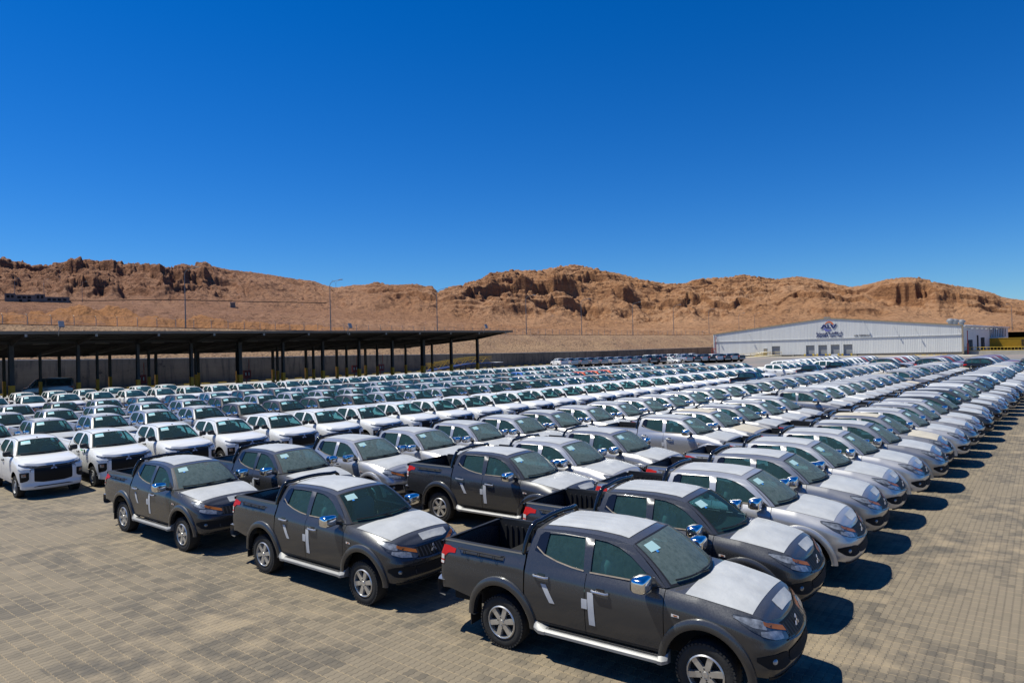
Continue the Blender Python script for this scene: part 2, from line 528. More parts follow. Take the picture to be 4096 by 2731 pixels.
def rim_steel():
    mb = MB()
    mb.lathe([(0.218, 0.0), (0.222, -0.05), (0.210, -0.060), (0.196, -0.040), (0.185, -0.015), (0.13, -0.035), (0.10, -0.052), (0.07, -0.040), (0.05, -0.055), (0.0, -0.058)], "satin_silver", 32, axis='y')
    for k in range(10):
        a = 2 * math.pi * k / 10
        mb.lathe([(0.0, -0.034), (0.016, -0.034), (0.018, -0.02)], "black_plastic", 8, c=(math.cos(a) * 0.158, 0, math.sin(a) * 0.158), axis='y')
    return mb
def tyre(r=0.375, ri=0.225, w=0.245):
    mb = MB(); h = w / 2
    mb.lathe([(ri, -h * 0.45), (ri + 0.005, -h * 0.86), (ri + 0.05, -h * 1.0), (r - 0.045, -h * 0.98), (r - 0.012, -h * 0.84), (r, -h * 0.62),
              (r, h * 0.62), (r - 0.012, h * 0.84), (r - 0.045, h * 0.98), (ri + 0.05, h), (ri, h * 0.8)], "tyre_rubber", 40, axis='y')
    for k in range(44):
        a = 2 * math.pi * k / 44; ca, sa = math.cos(a), math.sin(a)
        for sg in (-1, 1):
            rot = Matrix.Rotation(-a, 3, 'Y')
            mb.box((ca * (r - 0.016), sg * h * 0.80, sa * (r - 0.016)), (0.024, 0.05, 0.030), "tyre_rubber", rot)
    return mb
def emblem(fn, w, mt):
    """three rhombi meeting at a point: fn(a, b, off) maps the emblem plane"""
    mb = MB(); h = w * 0.577
    for ang in (90, 210, 330):
        a = R(ang); d = (math.cos(a), math.sin(a)); n = (-d[1], d[0]); L = w * 0.5
        lp = [(0, 0), (d[0] * L * .5 + n[0] * L * .29, d[1] * L * .5 + n[1] * L * .29), (d[0] * L, d[1] * L), (d[0] * L * .5 - n[0] * L * .29, d[1] * L * .5 - n[1] * L * .29)]
        mb.prism(lp, fn, 0.012, mt)
    return mb

class Spec:
    def __init__(s, name, mb, parent=None, loc=(0, 0, 0), rz=0.0, label=None, angle=38):
        s.name, s.mb, s.parent, s.loc, s.rz, s.label, s.angle = name, mb, parent, loc, rz, label, angle

def wheels(specs, rim, wb, yf, tr=0.375, ri=0.225, w=0.245, hz=None):
    ty = tyre(tr, ri, w)
    off = w / 2
    rimo = MB().join(rim, (0, -off + 0.055, 0))
    for x in (0, wb):
        for sg in (-1, 1):
            rz = 0.0 if sg < 0 else math.pi
            key = "wheel"
            hub = MB(); hub.lathe([(0.0, 0.09), (0.17, 0.09), (0.17, -0.03), (0.0, -0.03)], "dark_void", 16, axis='y')
            w0 = Spec("wheel", hub, None, (x, sg * (yf - off), tr - 0.004), rz)
            specs.append(w0)
            specs.append(Spec("tyre", ty, w0, angle=30)); specs.append(Spec("rim", rimo, w0, angle=30))

def interior(xf, xr, zf, seats, lhd=True, zroof=1.6, hw=0.66):
    mb = MB()
    mb.box(((xf + xr) / 2, 0, zf), (xf - xr + 0.5, 1.45, 0.06), "dash")
    mb.box((xf + 0.22, 0, 1.03), (0.42, 1.38, 0.40), "dash")
    mb.box((xf + 0.30, 0, 1.20), (0.5, 1.30, 0.05), "dash")
    for (x, y, w) in seats:
        c = "seat_cloth"
        mb.ell((x + 0.10, y, zf + 0.22), (0.27, w / 2, 0.12), c)
        mb.ell((x - 0.20, y, zf + 0.50), (0.10, w / 2, 0.34), c)
        for yy in ([y] if w < 0.7 else [y - 0.36, y, y + 0.36]):
            mb.ell((x - 0.27, yy, zf + 0.86), (0.055, 0.13, 0.10), c)
    sw = [(xf + 0.02 + 0.04 * math.sin(a), 0.37 + 0.175 * math.cos(a), 1.13 + 0.17 * math.sin(a)) for a in np.linspace(0, 2 * math.pi, 20)]
    mb.tube(sw, 0.016, "dash", 6, cap=False)
    return mb

# ------------------------------------------------ the two pickup shapes
def pickup(kind):
    A = kind == 'A'
    specs = []
    if A:
        plan = [(-1.215, 0.0), (-1.21, 0.45), (-1.20, 0.72), (-1.15, 0.835), (-1.02, 0.868), (-0.5, 0.888), (0.4, 0.892), (1.4, 0.895), (2.5, 0.892), (3.1, 0.888),
                (3.38, 0.880), (3.57, 0.862), (3.71, 0.812), (3.805, 0.715), (3.862, 0.56), (3.90, 0.36), (3.918, 0.18), (3.925, 0.0)]
    else:
        plan = [(-1.215, 0.0), (-1.21, 0.45), (-1.20, 0.72), (-1.15, 0.835), (-1.02, 0.868), (-0.5, 0.885), (0.4, 0.888), (1.4, 0.89), (2.5, 0.888), (3.1, 0.888),
                (3.4, 0.885), (3.56, 0.868), (3.67, 0.825), (3.74, 0.74), (3.79, 0.60), (3.84, 0.40), (3.87, 0.2), (3.88, 0.0)]
    sd = ([0.42, 0.52, 0.66, 0.80, 0.92, 1.02, 1.12, 1.20, 1.28, 1.36], [0.06, 0.030, 0.012, 0.004, 0.0, 0.006, 0.018, 0.022, 0.050, 0.078])
    if A:
        nd = ([0.40, 0.46, 0.53, 0.58, 0.64, 0.72, 0.79, 0.84, 0.92, 1.0, 1.1], [0.10, 0.045, 0.015, 0.01, 0.035, 0.025, 0.02, 0.055, 0.09, 0.15, 0.20])
    else:
        nd = ([0.27, 0.33, 0.42, 0.50, 0.80, 0.95, 1.02, 1.10], [0.10, 0.02, 0.0, 0.03, 0.02, 0.03, 0.06, 0.13])
    rd = ([0.5, 0.7, 0.9, 1.3, 1.4], [0.06, 0.02, 0.0, 0.01, 0.03])
    if A:
        zt = ([-1, -0.3, 0, 0.44, 0.441, 0.60, 0.75, 1.0, 1.2, 1.4, 1.55, 1.7, 1.85, 2.0], [1.345, 1.36, 1.385, 1.385, 1.29, 1.29, 1.285, 1.27, 1.232, 1.165, 1.10, 1.045, 1.005, 0.985])
        dt = ([-1, -0.2, 0, 0.44, 0.441, 1.0, 1.2, 1.4, 1.55, 1.7, 1.85, 2], [0.05, 0.07, 0.095, 0.095, 0.072, 0.11, 0.12, 0.16, 0.20, 0.20, 0.17, 0.165])
    else:
        zt = ([-1, -0.3, 0, 0.44, 0.441, 0.60, 0.75, 1.0, 1.2, 1.4, 1.55, 1.7, 1.85, 2.0], [1.345, 1.36, 1.375, 1.375, 1.29, 1.29, 1.285, 1.275, 1.25, 1.20, 1.155, 1.115, 1.09, 1.08])
        dt = ([-1, -0.2, 0, 0.44, 0.441, 1.0, 1.2, 1.4, 1.55, 1.7, 1.85, 2], [0.05, 0.07, 0.095, 0.095, 0.072, 0.11, 0.12, 0.14, 0.15, 0.14, 0.12, 0.11])
    sill = ([-1, -0.2, 0, 0.14, 0.42, 0.9, 1.0, 1.35, 1.55, 1.75, 2.0], [0.66, 0.68, 0.70, 0.62, 0.50, 0.50, 0.50, 0.48, 0.47, 0.44, 0.43])
    if not A: sill = ([-1, -0.2, 0, 0.14, 0.42, 0.9, 1.0, 1.35, 1.55, 1.75, 2.0], [0.56, 0.58, 0.60, 0.50, 0.40, 0.39, 0.39, 0.33, 0.31, 0.29, 0.29])
    hz = 0.365 if A else 0.345
    arches = [(0.0, hz, 0.515, 0.555), (3.0, hz, 0.515, 0.545)] if A else [(0.0, hz, 0.475, 0.50), (3.0, hz, 0.475, 0.50)]
    sh = Shell(plan, -0.95, 2.5, sd, nd, rd, zt, dt, arches, sill)
    # correct the key of the cab / bed step to x = 0.415
    k = sh.ux(0.415)
    for tb in (sh.zt_t, sh.dt_t):
        tb[0][3] = k - 0.0005; tb[0][4] = k + 0.0005
    roofline = [(0.50, 1.722), (0.62, 1.742), (0.95, 1.758), (1.40, 1.762), (1.72, 1.742), (1.97, 1.700)] if A else \
               [(0.48, 1.722), (0.62, 1.745), (0.95, 1.762), (1.40, 1.768), (1.74, 1.750), (1.98, 1.712)]
    cab = Cab(sh, 0.455, 1.285, roofline, 2.50, 1.285, 0.75, 0.6, 0.07, 0.27, 0.052, (0.43, 1.33))
    # ---- body: bed outside, fenders, nose, sills, roof and pillars
    body = MB()
    sh.panel(body, -1.0, sh.ux(0.405), "paint_graphite")
    sh.panel(body, sh.ux(2.497), 2.0, "paint_graphite", step=0.035, nv=16)
    # pillars and frames round the side windows
    up_o = [(0.425, 1.285), (0.43, 1.40), (0.455, 1.60), (0.50, 1.722)] + roofline[1:] + [(2.14, 1.59), (2.32, 1.445), (2.50, 1.285)]
    if A:
        w_r = [(0.56, 1.50), (0.60, 1.64), (0.66, 1.69), (0.95, 1.706), (1.29, 1.708), (1.306, 1.59), (1.322, 1.45), (1.335, 1.318), (1.15, 1.335), (0.92, 1.372), (0.70, 1.43)]
        w_f = [(1.425, 1.708), (1.62, 1.695), (1.80, 1.655), (1.98, 1.575), (2.16, 1.455), (2.36, 1.310), (1.44, 1.312), (1.436, 1.45), (1.431, 1.59)]
    else:
        w_r = [(0.58, 1.45), (0.60, 1.62), (0.66, 1.69), (0.95, 1.710), (1.29, 1.714), (1.306, 1.59), (1.322, 1.45), (1.335, 1.325), (1.05, 1.33), (0.75, 1.36)]
        w_f = [(1.425, 1.714), (1.62, 1.70), (1.80, 1.66), (1.98, 1.585), (2.16, 1.465), (2.36, 1.315), (1.44, 1.322), (1.436, 1.45), (1.431, 1.59)]
    side = MB()
    side.poly2([up_o, w_r, w_f], lambda a, b: cab.side(a, b), "paint_graphite", True)
    for wl in (w_r, w_f):
        side.grid([[cab.side(p[0], p[1], o) for o in (0.0, -0.035)] for p in wl], "black_plastic", False, cu=True)
    body.join(side)
    # belt closing strip and rocker
    body.grid([[sh.pt(sh.ux(x), 0.50, 0), (x, -0.70, 0.44)] for x in np.linspace(0.55, 2.47, 8)], "black_plastic", False)
    body = both(body)
    n = len(roofline) - 1
    body.grid([[cab.roofpt(i * n / 24, t) for t in np.linspace(-1, 1, 21)] for i in range(25)], "paint_graphite")
    cab.quad(cab.rear, body, -1, 1, 0, 1, "paint_graphite", 0.0)
    for t0, t1 in ((-1, -0.93), (0.93, 1)): cab.quad(cab.wind, body, t0, t1, 0, 1, "paint_graphite", 0.0, 2, 10)
    # hood
    nu, nt = 30, 18
    bow = lambda q: 0.27 * (1 - sstep(0.0, 0.55, q)); crn = lambda q: float(np.interp(q, [0, 0.15, 0.4, 0.7, 0.9, 1], [0.012, 0.03, 0.05, 0.04, 0.015, 0.0] if A else [0.012, 0.03, 0.045, 0.045, 0.03, 0.012]))
    def hood(u, t, off=0.0):
        e = sh.edge(u); q = u - 1
        g = 1 - t * t
        return (e[0] + bow(q) * g, t * abs(e[1]), e[2] + crn(q) * (1 - abs(t) ** 2.6) + off)
    ex = np.array([sh.edge(1 + q)[0] for q in np.linspace(0, 1, 200)])
    ex = np.maximum.accumulate(ex)
    def hood_xy(x, y, off):
        # find u so that hood x equals x at this y
        lo, hi = 1.0, 2.0
        for _ in range(24):
            mid = 0.5 * (lo + hi); e = sh.edge(mid); t = max(-1, min(1, y / max(1e-3, abs(e[1]))))
            if abs(y) > abs(e[1]): hi = mid; continue
            if e[0] + bow(mid - 1) * (1 - t * t) < x: lo = mid
            else: hi = mid
        e = sh.edge(lo); t = max(-1, min(1, y / max(1e-3, abs(e[1]))))
        return hood(lo, t, off)
    hd = MB()
    hd.grid([[hood(1 + 0.999 * i / nu, t) for t in np.linspace(-1, 1, nt + 1)] for i in range(nu + 1)], "paint_graphite")
    B0 = Spec("body", body); specs.append(B0)
    specs.append(Spec("bonnet", hd))
    # underside
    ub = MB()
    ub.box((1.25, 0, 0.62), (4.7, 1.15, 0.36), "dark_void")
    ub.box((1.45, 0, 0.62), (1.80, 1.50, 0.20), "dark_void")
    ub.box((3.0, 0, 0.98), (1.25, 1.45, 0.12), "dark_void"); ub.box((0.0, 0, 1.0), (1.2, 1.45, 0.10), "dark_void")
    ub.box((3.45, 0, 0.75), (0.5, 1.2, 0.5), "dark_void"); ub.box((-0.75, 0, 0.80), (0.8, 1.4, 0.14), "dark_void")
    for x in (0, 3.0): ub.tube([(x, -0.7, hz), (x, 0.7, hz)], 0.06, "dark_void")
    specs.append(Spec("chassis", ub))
    # doors
    for sg in (-1, 1):
        for nm, x0, x1, hx, hzz in (("rear_door", 0.425, 1.383, 0.70, 1.155), ("front_door", 1.392, 2.488, 1.62, 1.105)):
            d = MB(); sh.panel(d, sh.ux(x0), sh.ux(x1), "paint_graphite", z0=0.50 if A else 0.40)
            h = MB(); hm = "bright_trim" if A else "black_plastic"
            q0 = sh.pt(sh.ux(hx), hzz, 0.0)
            h.tube([sh.pt(sh.ux(hx - 0.12), hzz, 0.012), sh.pt(sh.ux(hx - 0.09), hzz, 0.04), sh.pt(sh.ux(hx + 0.09), hzz - 0.008, 0.04), sh.pt(sh.ux(hx + 0.12), hzz - 0.008, 0.012)], 0.017, hm, 8, flat=1.0)
            h.add([sh.pt(sh.ux(hx + a), hzz + b, 0.004) for a, b in ((-.06, -.03), (.06, -.03), (.06, .035), (-.06, .035))], [(0, 1, 2, 3)], "black_gloss" if A else "black_plastic")
            seal = MB()
            seal.grid([[sh.pt(sh.ux(x), (0.53 if A else .42), 0.003), sh.pt(sh.ux(x), (0.50 if A else .40), 0.002)] for x in np.linspace(max(x0, 0.62), x1, 8)], "black_plastic")
            if A and sg < 0:
                tp = MB()
                if nm == "rear_door":
                    tp.grid([[sh.pt(sh.ux(0.70 + 0.14 * v + du), 1.06 - 0.24 * v, 0.006) for du in (0, 0.085)] for v in np.linspace(0, 1, 6)], "tape")
                else:
                    tp.grid([[sh.pt(sh.ux(1.43 + 0.02 * v + du), 1.075 - 0.43 * v, 0.006) for du in (0, 0.09)] for v in np.linspace(0, 1, 8)], "tape")
                    tp.grid([[sh.pt(sh.ux(1.345 + du), 0.98 - 0.13 * v, 0.0075) for du in (0, 0.085)] for v in np.linspace(0, 1, 4)], "tape")
            wl = w_r if nm == "rear_door" else w_f
            g = MB(); g.poly2([wl], lambda a, b: cab.side(a, b, -0.018), "glass_side")
            if nm == "rear_door" and A:
                g.poly2([[(0.535, 1.46), (0.575, 1.655), (0.64, 1.705), (0.72, 1.708), (0.70, 1.42)]], lambda a, b: cab.side(a, b, 0.004), "black_gloss")
            trim = MB()
            if nm == "rear_door": tl = [(0.56, 1.50), (0.70, 1.418), (0.92, 1.360), (1.15, 1.322), (1.34, 1.305)]
            else: tl = [(1.43, 1.299), (1.8, 1.298), (2.1, 1.297), (2.36, 1.297)]
            trim.grid([[cab.side(p[0], p[1], 0.005), cab.side(p[0], p[1] + 0.018, 0.005)] for p in tl], "trim_dusty")
            mm = (lambda q: q) if sg < 0 else (lambda q: q.mirrored())
            dsp = Spec(nm, mm(d.join(seal))); specs.append(dsp)
            specs.append(Spec("door_handle", mm(h), dsp)); specs.append(Spec("window", mm(g), dsp, angle=60)); specs.append(Spec("window_trim", mm(trim), dsp))
            if A and sg < 0: specs.append(Spec("tape_strip", mm(tp), dsp, label="pale protective tape stuck on the door"))
    # windscreen
    ws = MB(); cab.quad(cab.wind, ws, -0.895, 0.895, 0.045, 0.965, "glass_dust" if A else "glass_b", 0.0, 14, 8)
    fr = MB()
    for a in ((-0.93, -0.895, 0, 1), (0.895, 0.93, 0, 1), (-0.895, 0.895, 0, 0.045), (-0.895, 0.895, 0.965, 1.0)): cab.quad(cab.wind, fr, *a, "black_plastic", 0.0, 10, 8)
    wsp = Spec("windscreen", ws, angle=60); specs.append(wsp)
    specs.append(Spec("windscreen_seal", fr, wsp))
    st = MB()
    if A:
        cab.quad(cab.wind, st, -0.78, -0.48, 0.70, 0.885, "sticker_pale", 0.006, 3, 2)
        cab.quad(cab.wind, st, -0.66, -0.60, 0.655, 0.70, "sticker_blue", 0.006, 2, 2)
    else:
        cab.quad(cab.wind, st, -0.79, -0.40, 0.80, 0.90, "sticker_cyan", 0.006, 3, 2)
        cab.quad(cab.wind, st, -0.79, -0.40, 0.66, 0.80, "sticker_pale", 0.006, 3, 2)
    specs.append(Spec("paper_sticker", st, wsp))
    mir = MB(); cab.quad(cab.wind, mir, -0.07, 0.07, 0.86, 0.94, "dash", -0.05, 2, 2); specs.append(Spec("inside_mirror", mir, wsp))
    wp = MB()
    for (t0, t1) in ((-0.80, 0.02), (-0.10, 0.70)):
        wp.tube([cab.wind(t0 + (t1 - t0) * v, 0.085 - 0.05 * v * (1 - v), 0.022) for v in np.linspace(0, 1, 8)], 0.013, "black_plastic", 5)
        wp.tube([cab.wind(t1 + 0.05, 0.03, 0.01), cab.wind(t0 * 0.45 + t1 * 0.55, 0.075, 0.03)], 0.012, "black_plastic", 5)
    specs.append(Spec("wiper", wp, wsp))
    bw = MB(); cab.quad(cab.rear, bw, -0.80, 0.80, 0.12, 0.86, "glass_far", 0.006); specs.append(Spec("rear_window", bw))
    specs.append(Spec("interior", interior(2.15, 0.55, 0.62, [(1.75, -0.38, 0.52), (1.75, 0.38, 0.52), (0.85, 0.0, 1.3)])))
    # cargo bed
    bed = MB()
    e = lambda x, o=0.0: sh.pt(sh.ux(x), sh.zt(sh.ux(x)) , o)
    rail = MB()
    xs = np.linspace(-1.10, 0.40, 12)
    zr = 1.388 if A else 1.378
    rail.grid([[(x, -abs(e(x)[1]) - 0.004, zr - 0.006), (x, -abs(e(x)[1]) + 0.012, zr + 0.012), (x, -abs(e(x)[1]) + 0.085, zr + 0.012), (x, -0.70, zr - 0.03)] for x in xs], "bed_liner" if A else "paint_graphite", False)
    rail.grid([[(x, -0.70, zr - 0.03), (x, -0.70, 0.84)] for x in (-1.14, 0.36)], "bed_liner", False)
    for x in np.linspace(-1.0, 0.25, 12): rail.box((x, -0.69, 1.08), (0.035, 0.02, 0.42), "bed_liner")
    bed.join(rail).join(rail.mirrored())
    bed.add([(-1.14, -0.7, 0.84), (0.36, -0.7, 0.84), (0.36, 0.7, 0.84), (-1.14, 0.7, 0.84)], [(0, 1, 2, 3)], "bed_liner", False)
    for y in np.linspace(-0.6, 0.6, 11): bed.box((-0.39, y, 0.848), (1.46, 0.05, 0.016), "bed_liner")
    bed.box((0.383, 0, 1.11), (0.03, 1.52, 0.57), "bed_liner")
    for y in np.linspace(-0.6, 0.6, 7): bed.box((0.36, y, 1.1), (0.03, 0.08, 0.45), "bed_liner")
    bed.box((0.30, 0, 1.385), (0.10, 1.36, 0.03), "bed_liner")
    specs.append(Spec("cargo_bed", bed))
    tg = MB()
    tg.grid([[(-1.165, y, 0.84), (-1.165, y, 1.34), (-1.175, y, 1.362), (-1.205, y, 1.358), (-1.205, y, 1.30)] for y in np.linspace(-0.76, 0.76, 9)], "paint_graphite")
    tg.box((-1.17, 0, 1.364), (0.05, 1.40, 0.02), "bed_liner")
    specs.append(Spec("tailgate", tg))
    for sg in (-1, 1):
        mm = (lambda q: q) if sg < 0 else (lambda q: q.mirrored())
        tl = MB(); uc = sh.ux(-1.07)
        sh.patch(tl, [-0.30, uc, uc + 0.001], [1.31, 1.325, 1.325], [1.04, 1.05, 1.05], 0.008, "lamp_red", 10, 5)
        sh.patch(tl, [uc, sh.ux(-0.99), sh.ux(-0.86)], [1.325, 1.32, 1.295], [1.16, 1.225, 1.235], 0.008, "lamp_red", 6, 4)
        sh.patch(tl, [-0.30, uc], [1.19, 1.19], [1.12, 1.12], 0.011, "lamp_white", 8, 2)
        sh.patch(tl, [-0.28, uc], [1.095, 1.095], [1.055, 1.055], 0.011, "lamp_white", 8, 2)
        specs.append(Spec("tail_lamp", mm(tl)))
        if A:
            cr = MB()
            cr.tube([(-0.80, -0.83, 1.325), (-0.78, -0.865, 1.325), (0.02, -0.87, 1.315), (0.04, -0.835, 1.315)], 0.011, "black_plastic", 6)
            cr.grid([[sh.pt(sh.ux(x), z, 0.003) for z in (1.245, 1.28)] for x in np.linspace(-0.72, 0.04, 6)], "black_plastic")
            for x in (-0.66, -0.40, -0.12):
                cr.tube([(x, -0.868, 1.322), (x - 0.005, -0.885, 1.28), (x + 0.015, -0.885, 1.262), (x + 0.035, -0.885, 1.28), (x + 0.03, -0.868, 1.318)], 0.007, "black_plastic", 5)
            specs.append(Spec("cargo_rail", mm(cr)))
            # wheel-arch flares
            for cx in (0.0, 3.0):
                fl = MB(); Pn = []
                a0, a1 = (-0.05, math.pi + 0.38) if cx == 0 else (-0.20, math.pi + 0.25)
                for a in np.linspace(a0, a1, 30):
                    row = []
                    for rx, rz, o in ((0.505, 0.545, -0.06), (0.505, 0.548, 0.036), (0.53, 0.57, 0.047), (0.575, 0.632, 0.040), (0.60, 0.66, 0.026), (0.608, 0.668, 0.0)):
                        x = cx + rx * math.cos(a); z = hz + rz * math.sin(a)
                        z = max(z, 0.40)
                        u = sh.ux(x); p, nn = sh.plan(u)
                        d = sh.prof(u, max(0.50, z)) if z < 1.0 else sh.prof(u, z)
                        q = p + nn * (o - d)
                        row.append((float(q[0]), -float(q[1]), z))
                    Pn.append(row)
                fl.grid(Pn, "paint_graphite")
                specs.append(Spec("wheel_arch_flare", mm(fl)))
            rb = MB()
            rb.grid([[(x, -0.80, 0.452), (x, -0.84, 0.462), (x, -0.865, 0.462), (x, -0.87, 0.455), (x, -0.885, 0.455), (x, -0.89, 0.460), (x, -0.925, 0.455), (x, -0.95, 0.43), (x, -0.95, 0.395), (x, -0.91, 0.375), (x, -0.80, 0.375)] for x in (0.78, 2.42)], "satin_silver", False)
            for ya, yb in ((-0.843, -0.856), (-0.868, -0.886), (-0.900, -0.908)):
                rb.grid([[(x, y, 0.4665) for y in (ya, yb)] for x in (0.8, 2.4)], "black_plastic", False)
            for (xa, xb) in ((0.78, 0.58), (2.42, 2.54)):
                rb.grid([[(xa, -0.80, 0.465), (xa, -0.90, 0.468), (xa, -0.955, 0.43), (xa, -0.95, 0.385), (xa, -0.80, 0.37)],
                         [((xa + xb) / 2, -0.80, 0.50), ((xa + xb) / 2, -0.90, 0.485), ((xa + xb) / 2, -0.955, 0.43), ((xa + xb) / 2, -0.95, 0.385), ((xa + xb) / 2, -0.80, 0.37)],
                         [(xb, -0.80, 0.55), (xb, -0.87, 0.52), (xb, -0.91, 0.44), (xb, -0.90, 0.40), (xb, -0.80, 0.38)]], "satin_silver", True)
                rb.add([(xb, -0.80, 0.55), (xb, -0.87, 0.52), (xb, -0.91, 0.44), (xb, -0.90, 0.40), (xb, -0.80, 0.38)], [(0, 1, 2, 3, 4)], "satin_silver", False)
            for x in (0.95, 1.6, 2.25): rb.box((x, -0.74, 0.42), (0.05, 0.2, 0.03), "black_plastic")
            specs.append(Spec("running_board", mm(rb)))
        mf = MB(); mf.box((-0.56, -0.74, 0.44), (0.018, 0.26, 0.42), "black_plastic"); specs.append(Spec("mudflap", mm(mf)))
        # door mirror
        mr = MB(); mc = "mirror_shell"
        MX, MY, MZ, MWY, MWZ = (2.275, -1.015, 1.365, .150, .100) if A else (2.40, -0.935, 1.375, .105, .088)
        mr.ell((MX, MY, MZ), (0.105, MWY, MWZ), mc, 12, 18, 0.5)
        arm = MB()
        arm.tube([(MX + .065, -0.79, 1.30), (MX + .045, -0.86, 1.305), (MX + .025, -0.93, 1.325)], [0.055, 0.045, 0.035], "black_plastic", 8, flat=0.8)
        arm.poly2([[(2.22, 1.30), (2.22, 1.43), (2.44, 1.30)]], lambda a, b: cab.side(a, b, 0.004), "black_plastic")
        arm.ell((MX - .09, MY, MZ), (0.022, MWY - .02, MWZ - .016), "mirror_face", 8, 14, 0.5)
        ms = Spec("door_mirror", mm(mr)); specs.append(ms); specs.append(Spec("mirror_arm", mm(arm), ms))
        si = MB(); sh.patch(si, [sh.ux(2.60), sh.ux(2.70)], [1.03, 1.02], [0.995, 0.99], 0.012, "lamp_white", 3, 2)
        sh.patch(si, [sh.ux(2.63), sh.ux(2.68)], [1.02, 1.015], [1.003, 1.0], 0.016, "lamp_amber", 3, 2); specs.append(Spec("side_indicator", mm(si)))
        # headlamps
        hl = MB(); am = MB()
        if A:
            us = [1.395, 1.5, 1.6, 1.70, 1.80, 1.83]
            tp_ = [1.135, 1.115, 1.085, 1.045, 0.975, 0.945]; bt = [1.115, 1.00, 0.915, 0.86, 0.83, 0.86]
            sh.patch(hl, us, tp_, bt, 0.010, "lamp_dark", 18, 6)
            sh.patch(hl, [1.40, 1.52, 1.62], [1.122, 1.095, 1.06], [1.105, 1.02, 0.985], 0.014, "lamp_clear", 8, 3)
            sh.patch(hl, [1.56, 1.66, 1.76], [0.985, 0.965, 0.925], [0.945, 0.885, 0.852], 0.014, "lamp_clear", 8, 3)
            sh.patch(am, [1.60, 1.71, 1.82], [1.065, 1.022, 0.950], [1.030, 0.968, 0.900], 0.016, "lamp_amber", 8, 3)
            specs.append(Spec("headlamp", mm(hl))); specs.append(Spec("indicator_lens", mm(am), specs[-1]))
            fg = MB(); sh.patch(fg, [1.53, 1.60, 1.70, 1.78], [0.70, 0.735, 0.735, 0.70], [0.655, 0.575, 0.55, 0.58], 0.008, "dark_void", 8, 4)
            p, nn = sh.plan(1.63); c = sh.pt(1.63, 0.655, 0.02)
            c = sh.pt(1.64, 0.65, -0.012)
            fl = MB(); fl.ell(c, (0.042, 0.042, 0.042), "lamp_clear", 8, 12, 1.0)
            specs.append(Spec("fog_lamp", mm(fl.join(fg))))
        else:
            sh.patch(hl, [1.44, 1.56, 1.68, 1.80], [1.115, 1.09, 1.065, 1.035], [1.085, 1.045, 1.01, 0.985], 0.010, "lamp_dark", 14, 4)
            sh.patch(hl, [1.48, 1.56, 1.64], [1.10, 1.08, 1.06], [1.085, 1.06, 1.04], 0.014, "lamp_clear", 6, 2)
            specs.append(Spec("headlamp", mm(hl)))
            fg = MB(); sh.patch(fg, [1.535, 1.58, 1.665, 1.68], [0.84, 0.85, 0.86, 0.855], [0.55, 0.55, 0.59, 0.64], 0.008, "grille_black", 6, 4)
            sh.patch(fg, [1.575, 1.64], [0.82, 0.82], [0.715, 0.715], 0.014, "lamp_clear", 3, 3)
            sh.patch(fg, [1.60, 1.64], [0.80, 0.80], [0.76, 0.76], 0.017, "lamp_amber", 3, 2)
            specs.append(Spec("fog_lamp", mm(fg)))
            # bright lower wing edge of the front bumper
            wg = MB(); sh.patch(wg, [1.70, 1.745], [0.98, 0.97], [0.54, 0.56], 0.022, "paint_graphite", 2, 6)
            sh.patch(wg, [1.47, 1.55, 1.70], [1.03, 1.01, 0.98], [1.005, 0.985, 0.945], 0.024, "paint_graphite", 6, 2)
            sh.patch(wg, [1.45, 1.55, 1.72], [0.46, 0.44, 0.43], [0.435, 0.415, 0.40], 0.026, "paint_graphite", 6, 2)
            specs.append(Spec("bumper_wing", mm(wg)))
    # nose in the middle
    gr = MB(); half = MB()
    if A:
        sh.patch(half, [1.80, 1.90, 2.0], [0.975, 0.975, 0.975], [0.835, 0.815, 0.81], 0.006, "grille_black", 10, 4)
        for i in range(5):
            u = 1.825 + 0.038 * i
            sh.patch(half, [u, u + 0.012], [0.968, 0.968], [0.83, 0.83], 0.026, "grille_dark", 2, 4)
        sh.patch(half, [1.79, 1.9, 2.0], [0.83, 0.81, 0.805], [0.815, 0.793, 0.788], 0.022, "dark_chrome", 10, 2)
        lo = MB(); sh.patch(lo, [1.79, 1.9, 2.0], [0.70, 0.71, 0.71], [0.585, 0.56, 0.555], 0.008, "dark_void", 8, 3)
        sh.patch(lo, [1.60, 1.8, 2.0], [0.47, 0.465, 0.46], [0.435, 0.43, 0.43], 0.01, "black_plastic", 8, 2)
    else:
        sh.patch(half, [1.685, 1.74, 1.86, 2.0], [1.03, 1.035, 1.035, 1.035], [0.955, 0.56, 0.52, 0.52], 0.008, "grille_black", 14, 8)
        for zz in (0.995, 0.945): sh.patch(half, [1.70, 1.85, 2.0], [zz + 0.012, zz + 0.008, zz + 0.004], [zz - 0.008, zz - 0.012, zz - 0.016], 0.022, "grille_dark", 10, 2)
        lo = MB(); sh.patch(lo, [1.74, 1.8, 2.0], [0.385, 0.415, 0.415], [0.375, 0.38, 0.385], 0.008, "black_plastic", 8, 2)
    g0 = Spec("grille", both(half)); specs.append(g0)
    specs.append(Spec("lower_intake", both(lo)))
    xn = sh.pt(2.0, 0.90 if A else 0.98, 0.03 if A else 0.045)[0]
    ez = 0.905 if A else 0.965
    specs.append(Spec("emblem", emblem(lambda a, b, o: (xn + o - (0.25 * b if A else 0), a, ez + b), 0.15 if A else 0.20, "bright_trim" if A else "emblem_blue"), g0))
    # bumper behind
    rbp = MB()
    Pn = []
    for i in range(21):
        t = -1 + 2 * i / 20
        y = 0.87 * t; x = -1.36 + 0.16 * abs(t) ** 4
        Pn.append([(x + 0.14, y, 0.80), (x + 0.01, y, 0.80), (x, y, 0.77), (x, y, 0.64), (x + 0.03, y, 0.58), (x + 0.14, y, 0.56)])
    rbp.grid(Pn, "bright_trim" if A else "paint_graphite", True)
